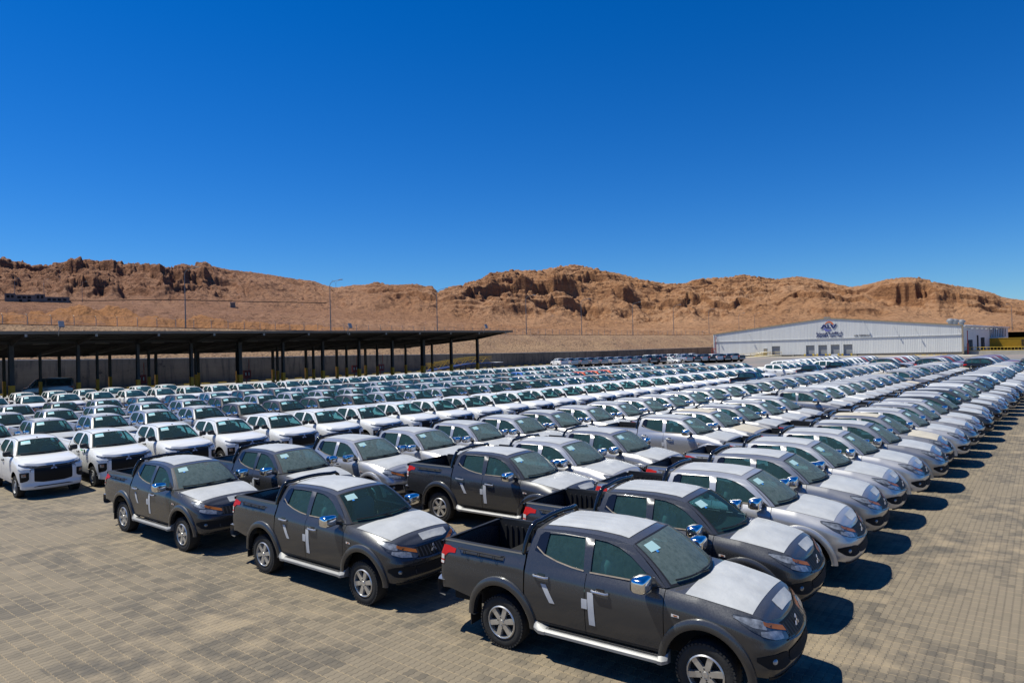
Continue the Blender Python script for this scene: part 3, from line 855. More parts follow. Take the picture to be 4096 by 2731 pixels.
    rbp.box((-1.28, 0, 0.805), (0.14, 1.3, 0.012), "black_plastic")
    specs.append(Spec("rear_bumper", rbp))
    if A:
        sb = MB()
        zz = lambda t: cab.roofpt(0, t)[2]
        path = [(0.36, -0.775, 1.40), (0.37, -0.755, 1.50), (0.395, -0.70, 1.64), (0.42, -0.65, 1.745), (0.44, -0.57, 1.80)] + [(0.445, y, 1.825 - 0.05 * (y / 0.6) ** 2) for y in np.linspace(-0.45, 0.45, 7)] + [(0.44, 0.57, 1.80), (0.42, 0.65, 1.745), (0.395, 0.70, 1.64), (0.37, 0.755, 1.50), (0.36, 0.775, 1.40)]
        sb.tube(path, 0.036, "black_gloss", 10)
        specs.append(Spec("sports_bar", sb))
    # protective films
    if A or kind == 'C':
        rf = MB()
        rf.grid([[cab.roof_xy(x, t * 0.80, 0.006 + 0.004 * max(0, math.cos(t * 5.5 * math.pi)) * (1 if x < 1.5 else 0)) for t in np.linspace(-1, 1, 45)] for x in np.linspace(0.60, 1.845, 12)], "film_grey")
        specs.append(Spec("roof_film", rf))
        hf = MB(); xs = np.linspace(2.74, 3.52, 16) if A else np.linspace(2.80, 3.66, 16)
        def ylim(x):
            lo, hi = 1.0, 2.0
            for _ in range(20):
                mid = .5 * (lo + hi)
                if sh.edge(mid)[0] < x: lo = mid
                else: hi = mid
            return abs(sh.edge(lo)[1])
        hf.grid([[hood_xy(x, t * (ylim(x) * 0.99), 0.005) for t in np.linspace(-1, 1, 25)] for x in xs], "film_grey")
        if A:
            hf.grid([[hood_xy(x, y, 0.005) for y in np.linspace(-0.13, 0.50, 14)] for x in np.linspace(3.60, 3.722, 5)], "film_grey")
        specs.append(Spec("bonnet_film", hf))
    if not A:
        an = MB(); an.tube([(1.93, 0, 1.775), (1.90, 0, 1.80), (1.86, 0, 1.80)], 0.012, "black_plastic", 6); an.box((1.90, 0, 1.785), (0.09, 0.03, 0.03), "black_plastic")
        specs.append(Spec("aerial", an))
        for sg in (-1, 1):
            ch = MB(); ch.grid([[cab.roof_xy(x, sg * t, 0.004) for t in (0.90, 0.935)] for x in np.linspace(0.62, 1.95, 10)], "black_plastic")
            specs.append(Spec("roof_channel", ch))
    wheels(specs, rim_alloy() if A else rim_steel(), 3.0, 0.875 if A else 0.865, 0.375 if A else 0.350, 0.225, 0.245 if A else 0.215)
    return specs
mat("emblem_blue", (0.28, 0.38, 0.62), 0.3, 0.3)
mat("grille_dark", (0.026, 0.026, 0.027), 0.5, spec=0.3)
mat("mirror_shell", (0.75, 0.76, 0.78), 0.09, 1.0)
mat("mirror_face", (0.08, 0.09, 0.10), 0.05, 0.6)
mat("trim_dusty", (0.30, 0.25, 0.19), 0.6, noise=0.2, nscale=10)

# ------------------------------------------------ closed cars: SUV, saloon, minibus
def closed_car(kind):
    specs = []
    if kind == 'suv':
        L0, wb, nose, hw, zr = -0.93, 2.70, 3.66, 0.905, 1.0
        plan = [(L0, 0), (L0 + .01, .5), (L0 + .06, .75), (L0 + .17, .85), (L0 + .35, .89), (0.2, .905), (1.3, .91), (2.3, .905), (2.9, .89), (3.25, .85), (3.48, .75), (3.6, .58), (3.66, .3), (3.68, 0)]
        zt = ([-1, 0, .5, 1, 1.3, 1.6, 1.8, 2], [1.02, 1.05, 1.03, 1.02, .99, .93, .86, .82]); belt = 1.02
        roof = [(-0.62, 1.55), (-0.3, 1.61), (0.4, 1.665), (1.0, 1.665), (1.35, 1.62), (1.52, 1.57)]
        xb, zbse, rb = 2.12, 1.03, (-0.90, 1.05)
        out_f = [(1.72, 1.46), (1.92, 1.25), (2.12, 1.03)]; out_r = [(-0.86, 1.03), (-0.86, 1.15), (-0.74, 1.40)]
        wins = [[(-0.62, 1.22), (-0.40, 1.50), (-0.05, 1.55), (-0.05, 1.12), (-0.40, 1.12)], [(0.0, 1.12), (0.0, 1.555), (0.68, 1.57), (0.74, 1.10)], [(0.80, 1.10), (0.80, 1.57), (1.1, 1.56), (1.38, 1.49), (1.64, 1.30), (1.86, 1.08)]]
        xh, sx0 = 2.12, -0.55
    elif kind == 'saloon':
        L0, wb = -0.95, 2.62
        plan = [(L0, 0), (L0 + .02, .5), (L0 + .08, .72), (L0 + .2, .83), (L0 + .4, .87), (0.2, .885), (1.3, .89), (2.3, .885), (2.9, .87), (3.2, .83), (3.42, .72), (3.54, .55), (3.6, .3), (3.62, 0)]
        zt = ([-1, 0, .5, 1, 1.3, 1.6, 1.8, 2], [.95, .97, .92, .91, .86, .78, .70, .66]); belt = 0.92
        roof = [(0.10, 1.34), (0.35, 1.40), (0.8, 1.425), (1.05, 1.40), (1.22, 1.36)]
        xb, zbse, rb = 1.98, 0.92, (-0.42, 0.97)
        out_f = [(1.5, 1.22), (1.75, 1.06), (1.98, 0.92)]; out_r = [(-0.42, 0.92), (-0.40, 0.97), (-0.12, 1.22)]
        wins = [[(-0.15, 1.0), (0.15, 1.27), (0.52, 1.33), (0.55, 0.97)], [(0.62, 0.97), (0.62, 1.335), (0.95, 1.325), (1.25, 1.24), (1.68, 0.97)]]
        xh, sx0 = 1.98, -0.5
    else:
        L0, wb = -1.15, 2.95
        plan = [(L0, 0), (L0 + .01, .6), (L0 + .04, .80), (L0 + .14, .89), (L0 + .35, .92), (0.2, .93), (1.3, .93), (2.6, .93), (3.1, .915), (3.45, .86), (3.62, .74), (3.70, .5), (3.73, .3), (3.74, 0)]
        zt = ([-1, 0, .5, 1, 1.3, 1.6, 1.8, 2], [1.35, 1.35, 1.35, 1.30, 1.24, 1.16, 1.10, 1.07]); belt = 1.32
        roof = [(-1.02, 2.16), (-0.7, 2.24), (0.4, 2.28), (1.6, 2.28), (2.1, 2.22), (2.32, 2.14)]
        xb, zbse, rb = 3.0, 1.32, (-1.12, 1.35)
        out_f = [(2.6, 1.86), (2.85, 1.55), (3.0, 1.32)]; out_r = [(-1.12, 1.32), (-1.11, 1.5), (-1.07, 1.9)]
        wins = [[(-0.85, 1.46), (-0.95, 2.0), (-0.80, 2.05), (1.30, 2.07), (1.36, 1.45)], [(1.50, 1.45), (1.50, 2.05), (2.15, 2.02), (2.62, 1.45)]]
        xh, sx0 = 3.0, -0.7
    sd = ([0.2, 0.4, 0.6, 0.8, 1.0, 1.2], [0.07, 0.03, 0.01, 0.0, 0.015, 0.03]); nd = ([0.2, 0.35, 0.5, 0.7, 0.9], [0.1, 0.02, 0.0, 0.03, 0.08]); rd = ([0.2, 0.4, 0.6, 0.9, 1.1], [0.1, 0.0, 0.0, 0.06, 0.08])
    dt = ([-1, 0, 1, 1.4, 1.7, 2], [0.10, 0.05, 0.07, 0.14, 0.16, 0.16])
    sill = ([-1, 0, 1, 1.6, 2], [0.34, 0.30, 0.28, 0.27, 0.27])
    tr = 0.36 if kind == 'suv' else (0.31 if kind == 'saloon' else 0.34)
    sh = Shell(plan, sx0, xh, sd, nd, rd, zt, dt, [(0, tr, tr + .07, tr + .09), (wb, tr, tr + .07, tr + .09)], sill)
    cab = Cab(sh, 0.30 if kind == 'van' else 0.46, belt, roof, xb, zbse, .7, .6, 0.06, 0.22, 0.04, rb)
    body = MB()
    sh.panel(body, -1, 1, "paint_graphite", step=.06); sh.panel(body, 1, 2, "paint_graphite", step=.05)
    side = MB(); up_o = out_r + roof + out_f
    side.poly2([up_o] + wins, lambda a, b: cab.side(a, b), "paint_graphite")
    body.join(side)
    if kind == 'suv':
        body.grid([[sh.pt(u, z, 0.012) for z in (max(sh.zb(u), .3), max(sh.zb(u) + .07, .46))] for u in np.linspace(-.4, 1.5, 60)], "black_plastic")
    body = both(body)
    n = len(roof) - 1
    body.grid([[cab.roofpt(i * n / 16, t) for t in np.linspace(-1, 1, 13)] for i in range(17)], "paint_graphite")
    for t0, t1 in ((-1, -.9), (.9, 1)): cab.quad(cab.wind, body, t0, t1, 0, 1, "paint_graphite", 0, 2, 6)
    e = lambda u: sh.edge(u)
    body.grid([[(e(u)[0] + 0.22 * (1 - t * t) * (1 - sstep(0, .55, u - 1)), t * abs(e(u)[1]), e(u)[2] + 0.03 * (1 - t * t)) for t in np.linspace(-1, 1, 13)] for u in np.linspace(1, 1.999, 18)], "paint_graphite")
    cab.quad(cab.rear, body, -1, 1, 0, 1, "paint_graphite", 0)
    if kind == 'saloon':
        body.grid([[(x, t * abs(sh.pt(sh.ux(max(x, -.7)), .97)[1]) * .97, .965 + .02 * (1 - t * t)) for t in np.linspace(-1, 1, 9)] for x in (-.9, -.6, -.40)], "paint_graphite")
    specs.append(Spec("body", body))
    g = MB()
    for w in wins: g.poly2([w], lambda a, b: cab.side(a, b, -0.012), "glass_far")
    for sg, mm in ((-1, g), (1, g.mirrored())): specs.append(Spec("side_windows", mm))
    ws = MB(); cab.quad(cab.wind, ws, -.9, .9, .03, .97, "glass_far_dust", 0, 10, 6); specs.append(Spec("windscreen", ws))
    rw = MB(); cab.quad(cab.rear, rw, -.8, .8, .15, .85, "glass_far", .008); specs.append(Spec("rear_window", rw))
    for sg in (-1, 1):
        mm = (lambda q: q) if sg < 0 else (lambda q: q.mirrored())
        t = MB(); a = -0.42
        z1 = belt - .03; sh.patch(t, [a, -.2, 0.02], [z1, z1 + .01, z1], [z1 - .17, z1 - .15, z1 - .08], .01, "lamp_red", 8, 3); specs.append(Spec("tail_lamp", mm(t)))
        h = MB(); zf = sh.zt(1.6) - .06; sh.patch(h, [1.42, 1.6, 1.76], [zf + .04, zf + .02, zf - .04], [zf, zf - .08, zf - .10], .01, "lamp_clear", 8, 3); specs.append(Spec("headlamp", mm(h)))
        m_ = MB(); m_.ell((xb - .28, -(hwid(sh, xb) + .10), belt + .06), (.08, .11, .07), "paint_graphite", 8, 10); specs.append(Spec("door_mirror", mm(m_)))
    gr = MB(); hf = MB(); zf = sh.zt(2.0); sh.patch(hf, [1.72, 1.85, 2.0], [zf - .06] * 3, [zf - .22] * 3, .008, "black_gloss", 8, 3); sh.patch(hf, [1.6, 1.8, 2.0], [.42, .42, .42], [.33, .32, .32], .008, "black_plastic", 8, 2)
    specs.append(Spec("grille", both(hf)))
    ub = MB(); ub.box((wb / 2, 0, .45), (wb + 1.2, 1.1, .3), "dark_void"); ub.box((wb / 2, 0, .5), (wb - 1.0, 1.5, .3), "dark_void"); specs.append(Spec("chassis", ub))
    wheels(specs, rim_alloy() if kind == 'suv' else rim_steel(), wb, hwid(sh, 1.0) - .02, tr, 0.225 if kind == 'suv' else 0.2, .22)
    return specs
def hwid(sh, x): return abs(sh.pt(sh.ux(x), .7)[1])

# ------------------------------------------------ placing vehicles
_cache = {}
def merged(specs, keep=None):
    mb = MB()
    for sp in specs:
        if keep and not keep(sp): continue
        loc, rz = sp.loc, sp.rz
        if sp.parent is not None: loc, rz = sp.parent.loc, sp.parent.rz
        mb.join(sp.mb, loc, rz)
    return mb
def get_mesh(key, mb, name, remap, angle=38):
    k = (key, tuple(sorted(remap.items())))
    if k not in _cache:
        base = (key, "base")
        if base not in _cache: _cache[base] = mb.mesh(name, {}, angle)
        me = _cache[base].copy(); me.name = name
        for i, nm in enumerate(mb.names): me.materials[i] = MATS[remap.get(nm, nm)]
        _cache[k] = me
    return _cache[k]

def place(kind, specs, x, y, yaw, remap, lod, name, label, cat, group, skip=()):
    """lod 0: every part an object; 1: the parts one can see; 2: one mesh"""
    if lod == 2:
        key = (kind, 2)
        if key not in _cache: _cache[key] = merged(specs, lambda sp: sp.name not in ("interior", "inside_mirror") )
        o = link(name, get_mesh(key, _cache[key], name, remap), None, (x, y, 0), yaw)
        return tag(o, label, cat, group)
    root = link(name, None, None, (x, y, 0), yaw); root.empty_display_size = 0.5
    tag(root, label, cat, group)
    if lod == 0:
        made = {}
        for i, sp in enumerate(specs):
            if sp.name in skip: continue
            par = made.get(id(sp.parent), root) if sp.parent is not None else root
            if sp.parent is not None and id(sp.parent) not in made: continue
            o = link(sp.name, get_mesh((kind, 0, id(sp.mb)), sp.mb, sp.name, remap, sp.angle), par, sp.loc, sp.rz)
            if sp.label: o["label"] = sp.label
            made[id(sp)] = o
        return root
    sets = {"windscreen": ("windscreen", "windscreen_seal", "paper_sticker", "inside_mirror", "wiper"), "door_mirror": None, "roof_film": None, "bonnet_film": None, "sports_bar": None, "grille": ("grille", "emblem"), "headlamp": None, "tail_lamp": None, "cargo_bed": None, "wheel": None, "window": None}
    rest = []
    for nm, ch in sets.items():
        if nm in skip: continue
        tops = [sp for sp in specs if sp.name == nm]
        for j, tp in enumerate(tops):
            key = (kind, 1, nm, j)
            if key not in _cache:
                _cache[key] = merged(specs, lambda sp: sp is tp or (sp.parent is tp))
            link(nm, get_mesh(key, _cache[key], nm, remap), root)
    key = (kind, 1, "body")
    if key not in _cache:
        used = set(sets)
        def keep(sp):
            if sp.name in used: return False
            if sp.parent is not None and sp.parent.name in used: return False
            return True
        _cache[key] = merged(specs, keep)
    link("body", get_mesh(key, _cache[key], "body", remap), root)
    return root
# ---------------------------------------------------------------- the setting
ER = np.array([math.cos(R(49.5)), math.sin(R(49.5))])      # along the parked rows, away from the camera
EC = np.array([ER[1], -ER[0]])                               # across the rows, to the right
def rc(row, col):
    p = ER * row + EC * col
    return float(p[0]), float(p[1])
WALL0 = np.array([-63.9, 85.0]); WD = np.array([0.692, 0.722]); WD /= np.linalg.norm(WD); WN = np.array([-WD[1], WD[0]])
def wl(t, off, z=0.0):
    p = WALL0 + WD * t + WN * off
    return (float(p[0]), float(p[1]), float(z))
WALL_T = [-60, 0.1, 4.8, 17.5, 32.2, 50.6, 67.6, 96.5, 124.9, 187]
WALL_Z = [4.5, 4.4, 4.27, 4.08, 3.81, 3.62, 3.31, 2.96, 2.72, 2.65]
CR_T = [-60, 2, 14.2, 26.35, 52.3, 101.4, 140, 197.5, 260]
CR_Z = [9.8, 9.22, 9.0, 8.76, 8.18, 7.3, 6.95, 6.6, 6.4]
wz = lambda t: float(np.interp(t, WALL_T, WALL_Z))
cz = lambda t: float(np.interp(t, CR_T, CR_Z))

# value noise in numpy
def _hash(ix, iy, seed):
    h = (ix.astype(np.int64) * 374761393 + iy.astype(np.int64) * 668265263 + seed * 982451653) & 0x7fffffff
    h = ((h ^ (h >> 13)) * 1274126177) & 0x7fffffff
    return ((h ^ (h >> 16)) & 0xffff) / 65535.0
def vnoise(x, y, seed=0):
    ix = np.floor(x); iy = np.floor(y); fx = x - ix; fy = y - iy
    fx = fx * fx * fx * (fx * (fx * 6 - 15) + 10); fy = fy * fy * fy * (fy * (fy * 6 - 15) + 10)
    a = _hash(ix, iy, seed); b = _hash(ix + 1, iy, seed); c = _hash(ix, iy + 1, seed); d = _hash(ix + 1, iy + 1, seed)
    return (a * (1 - fx) + b * fx) * (1 - fy) + (c * (1 - fx) + d * fx) * fy
def fbm(x, y, seed=0, o=5, g=0.5, rid=False):
    s = 0; a = 1.0; t = 0
    for k in range(o):
        n = vnoise(x * 2 ** k + 17.3 * k, y * 2 ** k - 9.1 * k, seed + k)
        if rid: n = 1 - np.abs(2 * n - 1)
        s = s + a * n; t += a; a *= g
    return s / t

def gridmesh(name, V, nu, nv, mats_, attr=None, smooth=True):
    me = bpy.data.meshes.new(name)
    nvt = nu * nv
    me.vertices.add(nvt); me.vertices.foreach_set("co", np.asarray(V, np.float32).ravel())
    i = np.arange(nu - 1)[:, None] * nv + np.arange(nv - 1)[None, :]
    q = np.stack([i, i + nv, i + nv + 1, i + 1], -1).reshape(-1, 4)
    me.loops.add(q.size); me.loops.foreach_set("vertex_index", q.ravel().astype(np.int32))
    me.polygons.add(len(q)); me.polygons.foreach_set("loop_start", np.arange(0, q.size, 4, dtype=np.int32))
    me.polygons.foreach_set("loop_total", np.full(len(q), 4, np.int32))
    me.polygons.foreach_set("use_smooth", np.full(len(q), smooth))
    for m_ in mats_: me.materials.append(m_)
    me.update(calc_edges=True); me.validate()
    if attr:
        for k, a in attr.items():
            at = me.attributes.new(k, 'FLOAT', 'POINT'); at.data.foreach_set("value", np.asarray(a, np.float32).ravel())
    return me

class NT:
    """small helper for node materials"""
    def __init__(s, name):
        s.m = bpy.data.materials.new(name); s.m.use_nodes = True
        s.t = s.m.node_tree; s.b = s.t.nodes.get("Principled BSDF"); MATS[name] = s.m
    def n(s, typ, **kw):
        nd = s.t.nodes.new(typ)
        for k, v in kw.items(): setattr(nd, k, v)
        return nd
    def l(s, a, b): s.t.links.new(a, b)
    def math(s, op, a, b=None, clamp=False):
        nd = s.n("ShaderNodeMath", operation=op, use_clamp=clamp)
        for i, v in enumerate((a, b)):
            if v is None: continue
            if hasattr(v, "links") or hasattr(v, "is_output"): s.l(v, nd.inputs[i])
            else: nd.inputs[i].default_value = v
        return nd.outputs[0]
    def noise(s, vec, scale, detail=6, rough=0.55):
        nd = s.n("ShaderNodeTexNoise"); nd.inputs["Scale"].default_value = scale; nd.inputs["Detail"].default_value = detail; nd.inputs["Roughness"].default_value = rough
        if vec is not None: s.l(vec, nd.inputs["Vector"])
        return nd.outputs[0]
    def ramp(s, v, a, b, c=0.0, d=1.0):
        nd = s.n("ShaderNodeMapRange"); nd.inputs[1].default_value = a; nd.inputs[2].default_value = b; nd.inputs[3].default_value = c; nd.inputs[4].default_value = d
        s.l(v, nd.inputs[0]); return nd.outputs[0]
    def mix(s, f, a, b):
        nd = s.n("ShaderNodeMix", data_type='RGBA')
        for k, v in (("Factor", f), ("A", a), ("B", b)):
            if isinstance(v, (tuple, list)): nd.inputs[k].default_value = (*v, 1)
            elif isinstance(v, (int, float)): nd.inputs[k].default_value = v
            else: s.l(v, nd.inputs[k])
        return nd.outputs["Result"]
    def bump(s, h, strength, dist):
        nd = s.n("ShaderNodeBump"); nd.inputs["Strength"].default_value = strength; nd.inputs["Distance"].default_value = dist
        s.l(h, nd.inputs["Height"]); s.l(nd.outputs[0], s.b.inputs["Normal"])

# ---- interlocking concrete paving
p = NT("paving")
tc = p.n("ShaderNodeTexCoord")
mp = p.n("ShaderNodeMapping"); mp.inputs["Rotation"].default_value = (0, 0, R(-51.9)); p.l(tc.outputs["Object"], mp.inputs[0])
sx = p.n("ShaderNodeSeparateXYZ"); p.l(mp.outputs[0], sx.inputs[0])
U, V_ = sx.outputs[0], sx.outputs[1]
BW, BH = 0.215, 0.108
def tri(x, amp):
    f = p.math('FRACT', x); a = p.math('ABSOLUTE', p.math('SUBTRACT', f, 0.5)); return p.math('MULTIPLY', p.math('SUBTRACT', a, 0.25), amp)
u2 = p.math('ADD', U, tri(p.math('DIVIDE', V_, BH * 1.0), 0.030))
v2 = p.math('ADD', V_, tri(p.math('DIVIDE', U, BW * 0.5), 0.046))
ub_ = p.math('DIVIDE', u2, BW); vb_ = p.math('DIVIDE', v2, BH)
fu, fv = p.math('FRACT', ub_), p.math('FRACT', vb_)
du = p.math('MULTIPLY', p.math('MINIMUM', fu, p.math('SUBTRACT', 1.0, fu)), BW)
dv = p.math('MULTIPLY', p.math('MINIMUM', fv, p.math('SUBTRACT', 1.0, fv)), BH)
dm = p.math('MINIMUM', du, dv)
joint = p.math('MAXIMUM', p.math('MULTIPLY', p.ramp(du, 0.001, 0.006, 1.0, 0.0), 0.6), p.ramp(dv, 0.002, 0.012, 1.0, 0.0))
cell = p.n("ShaderNodeCombineXYZ"); p.l(p.math('FLOOR', ub_), cell.inputs[0]); p.l(p.math('FLOOR', vb_), cell.inputs[1])
wnz = p.n("ShaderNodeTexWhiteNoise", noise_dimensions='3D'); p.l(cell.outputs[0], wnz.inputs["Vector"])
big = p.noise(tc.outputs["Object"], 0.33, 5, 0.6); mid = p.noise(tc.outputs["Object"], 1.7, 6, 0.6); fine = p.noise(tc.outputs["Object"], 60, 4, 0.6)
# batches of darker grey blocks laid in rectangular lots
lot = p.n("ShaderNodeTexBrick"); lot.offset = 0.37; lot.inputs["Scale"].default_value = 1.0
lot.inputs["Brick Width"].default_value = 1.29; lot.inputs["Row Height"].default_value = 0.864; lot.inputs["Mortar Size"].default_value = 0.0
lot.inputs["Color1"].default_value = (0, 0, 0, 1); lot.inputs["Color2"].default_value = (1, 1, 1, 1); p.l(mp.outputs[0], lot.inputs["Vector"])
lotv = p.ramp(p.math('ADD', p.math('MULTIPLY', lot.outputs["Color"], 0.20), p.math('ADD', p.math('MULTIPLY', wnz.outputs["Value"], 0.20), p.math('MULTIPLY', big, 1.5))), 0.84, 1.08)
c1 = p.mix(lotv, (0.232, 0.188, 0.126), (0.088, 0.078, 0.062))
c2 = p.mix(p.ramp(wnz.outputs["Value"], 0.0, 1.0, 0.0, 0.34), c1, (0.145, 0.118, 0.078))
dust = p.ramp(p.math('ADD', p.math('MULTIPLY', big, 0.6), p.math('MULTIPLY', mid, 0.4)), 0.50, 0.62, 0.0, 0.9)
c3 = p.mix(dust, c2, (0.325, 0.255, 0.162))
jc = p.mix(p.ramp(mid, 0.45, 0.65), (0.030, 0.026, 0.020), (0.11, 0.09, 0.062))
sandj = p.mix(p.math('MULTIPLY', p.ramp(du, 0.002, 0.010, 0.9, 0.0), p.ramp(mid, .36, .52, .25, 1)), c3, (0.42, 0.315, 0.18))
c4 = p.mix(p.math('MULTIPLY', p.ramp(dv, 0.001, 0.007, 0.50, 0.0), p.ramp(mid, .66, .46, .35, 1)), sandj, jc)
oil = p.math('MULTIPLY', p.ramp(p.noise(tc.outputs['Object'], 0.9, 3, .5), .68, .76), p.ramp(big, .45, .6))
c4 = p.mix(p.math('MULTIPLY', oil, .6), c4, (0.05, 0.045, 0.038))
c5 = p.mix(p.ramp(fine, 0.3, 0.7, 0.0, 0.35), c4, (0.12, 0.10, 0.075))
p.l(c5, p.b.inputs["Base Color"]); p.b.inputs["Roughness"].default_value = 0.85
hgt = p.math('ADD', p.math('ADD', p.math('MULTIPLY', joint, -1.0), p.math('MULTIPLY', wnz.outputs["Value"], 0.35)), p.math('MULTIPLY', fine, 0.25))
p.bump(hgt, 0.7, 0.010)
# ---- plain desert ground
p = NT("desert_ground"); tc = p.n("ShaderNodeTexCoord")
a = p.noise(tc.outputs["Object"], 0.05, 8); b2 = p.noise(tc.outputs["Object"], 0.9, 6)
p.l(p.mix(p.ramp(a, .35, .65), p.mix(p.ramp(b2, .4, .6), (0.36, 0.22, 0.13), (0.42, 0.27, 0.17)), (0.30, 0.19, 0.12)), p.b.inputs["Base Color"]); p.b.inputs["Roughness"].default_value = 0.95
# ---- asphalt yard and concrete apron
p = NT("yard_asphalt"); tc = p.n("ShaderNodeTexCoord")
a = p.noise(tc.outputs["Object"], 0.12, 7); b2 = p.noise(tc.outputs["Object"], 6, 5)
p.l(p.mix(p.ramp(a, .42, .6), p.mix(b2, (0.15, 0.145, 0.14), (0.20, 0.19, 0.18)), (0.25, 0.20, 0.17)), p.b.inputs["Base Color"]); p.b.inputs["Roughness"].default_value = 0.9
mat("apron_concrete", (0.40, 0.365, 0.30), 0.85, noise=0.12, nscale=0.8)
mat("walk_concrete", (0.36, 0.34, 0.31), 0.85, noise=0.15, nscale=0.6)

def sheet(name, pts, z, mt):
    mb = MB(); mb.add([(q[0], q[1], z) for q in pts], [tuple(range(len(pts)))], mt, False)
    o = link(name, mb.mesh(name, angle=0)); o["kind"] = "structure"; return o
sheet("ground", [(-1500, -600), (1500, -600), (1500, 1800), (-1500, 1800)], -0.012, "desert_ground")
sheet("paving", [(-30, -14), (60, -14), (110, 60), rc(116, -2)[:2], rc(116, -34), rc(84, -60), rc(78, -72), wl(-40, -36)[:2], (-110, 30), (-60, -14)], 0.0, "paving")
sheet("yard", [rc(84, -60), rc(116, -34), rc(116, -2), (112, 62), (190, 120), (150, 185), (99, 150), (56, 190), wl(150, -1)[:2], wl(62, -14)[:2]], -0.004, "yard_asphalt")
sheet("walkway", [wl(-45, -9)[:2], wl(-45, -2.2)[:2], wl(118, -2.2)[:2], wl(118, -9)[:2]], 0.004, "walk_concrete")

# ---- retaining wall
p = NT("old_concrete"); tc = p.n("ShaderNodeTexCoord")
sx = p.n("ShaderNodeSeparateXYZ"); p.l(tc.outputs["Object"], sx.inputs[0])
a = p.noise(tc.outputs["Object"], 0.09, 8, 0.7); b2 = p.noise(tc.outputs["Object"], 0.75, 8, 0.7)
mp = p.n("ShaderNodeMapping"); mp.inputs["Scale"].default_value = (1.2, 1.2, 0.16); p.l(tc.outputs["Object"], mp.inputs[0]); st = p.noise(mp.outputs[0], 1.6, 6)
bk = p.n("ShaderNodeTexBrick"); bk.offset = 0.0
for k_, v_ in (("Scale", 1.0), ("Brick Width", 2.44), ("Row Height", 1.22), ("Mortar Size", 0.012)): bk.inputs[k_].default_value = v_
bk.inputs["Color1"].default_value = (0.9, 0.9, 0.9, 1); bk.inputs["Color2"].default_value = (1, 1, 1, 1); bk.inputs["Mortar"].default_value = (0.55, 0.55, 0.55, 1)
cb = p.n("ShaderNodeCombineXYZ"); p.l(sx.outputs[0], cb.inputs[0]); p.l(sx.outputs[2], cb.inputs[1]); p.l(cb.outputs[0], bk.inputs["Vector"])
c1 = p.mix(p.ramp(a, .4, .62), (0.205, 0.170, 0.128), (0.120, 0.100, 0.078))
c2 = p.mix(p.ramp(st, .5, .68, 0, .8), c1, (0.055, 0.052, 0.049))
c3 = p.mix(p.math('MULTIPLY', p.ramp(b2, .56, .64), p.ramp(a, .5, .56)), c2, (0.030, 0.028, 0.027))
mxn = p.n("ShaderNodeMix", data_type='RGBA', blend_type='MULTIPLY'); mxn.inputs["Factor"].default_value = 0.7
p.l(c3, mxn.inputs["A"]); p.l(bk.outputs["Color"], mxn.inputs["B"]); p.l(mxn.outputs["Result"], p.b.inputs["Base Color"])
p.b.inputs["Roughness"].default_value = 0.9; p.bump(b2, 0.3, 0.03)
mat("coping", (0.48, 0.45, 0.40), 0.8, noise=0.1, nscale=1)
mb = MB(); cp = MB()
ts = np.linspace(-40, 187, 60)
mb.grid([[(t, 0, -0.3), (t, 0, wz(t) - 0.10)] for t in ts], "old_concrete", False)
mb.grid([[(t, 0.0, wz(t) - .1), (t, 0.38, wz(t) - .1)] for t in ts], "old_concrete", False)
cp.grid([[(t, -0.03, wz(t) - 0.10), (t, -0.03, wz(t)), (t, 0.42, wz(t)), (t, 0.42, wz(t) - 0.1)] for t in ts], "coping", False)
WANG = math.atan2(WD[1], WD[0])
wroot = link("retaining_wall", None, None, (WALL0[0], WALL0[1], 0), WANG)
tag(wroot, "long stained grey concrete retaining wall below the sandy embankment", "wall")
link("wall_face", mb.mesh("wall_face", angle=0), wroot); link("coping", cp.mesh("coping", angle=0), wroot)
# ---- striped kerb before the wall
mat("kerb_yellow", (0.42, 0.27, 0.03), 0.7, noise=0.2, nscale=2); mat("kerb_black", (0.02, 0.02, 0.02), 0.7)
mb = MB()
for i, t in enumerate(np.arange(-40, 150, 1.25)):
    mb.box((t + 0.62, -2.0, 0.10), (1.25, 0.32, 0.24), "kerb_yellow" if i % 2 else "kerb_black")
ko = link("kerb", mb.mesh("kerb", angle=0), None, (WALL0[0], WALL0[1], 0), WANG); ko["kind"] = "structure"

# ---- embankment above the wall
p = NT("embankment_soil"); tc = p.n("ShaderNodeTexCoord")
a = p.noise(tc.outputs["Object"], 0.12, 8, .6); b2 = p.noise(tc.outputs["Object"], 2.5, 8, .65); vo = p.n("ShaderNodeTexVoronoi"); vo.inputs["Scale"].default_value = 2.1; p.l(tc.outputs["Object"], vo.inputs["Vector"])
c1 = p.mix(p.ramp(a, .38, .62), (0.40, 0.250, 0.135), (0.31, 0.180, 0.098))
c2 = p.mix(p.ramp(b2, .48, .60, 0, .8), c1, (0.12, 0.070, 0.040))
c3 = p.mix(p.math('MULTIPLY', p.ramp(vo.outputs["Distance"], .10, .22, 1, 0), p.ramp(a, .45, .55)), c2, (0.46, 0.36, 0.28))
p.l(c3, p.b.inputs["Base Color"]); p.b.inputs["Roughness"].default_value = 0.95; p.bump(b2, 1.0, 0.5)
nu, nv = 420, 26
T_, F_ = np.meshgrid(np.linspace(-60, 205, nu), np.linspace(0, 1, nv), indexing='ij')
zw = np.interp(T_, WALL_T, WALL_Z) - 0.15; zc = np.interp(T_, CR_T, CR_Z)
off = 0.3 + F_ * 10.4
Z_ = zw + (zc - zw) * np.clip(F_ * 1.05, 0, 1) ** 0.95
Z_ = Z_ + (fbm(T_ * 0.22, off * 0.22, 3, 5) - .5) * 0.9 * np.sin(np.pi * np.clip(F_, 0, 1)) + (fbm(T_ * .9 + off * .5, off * .30, 8, 4, rid=True) - .5) * 0.6 * np.sin(np.pi * F_)
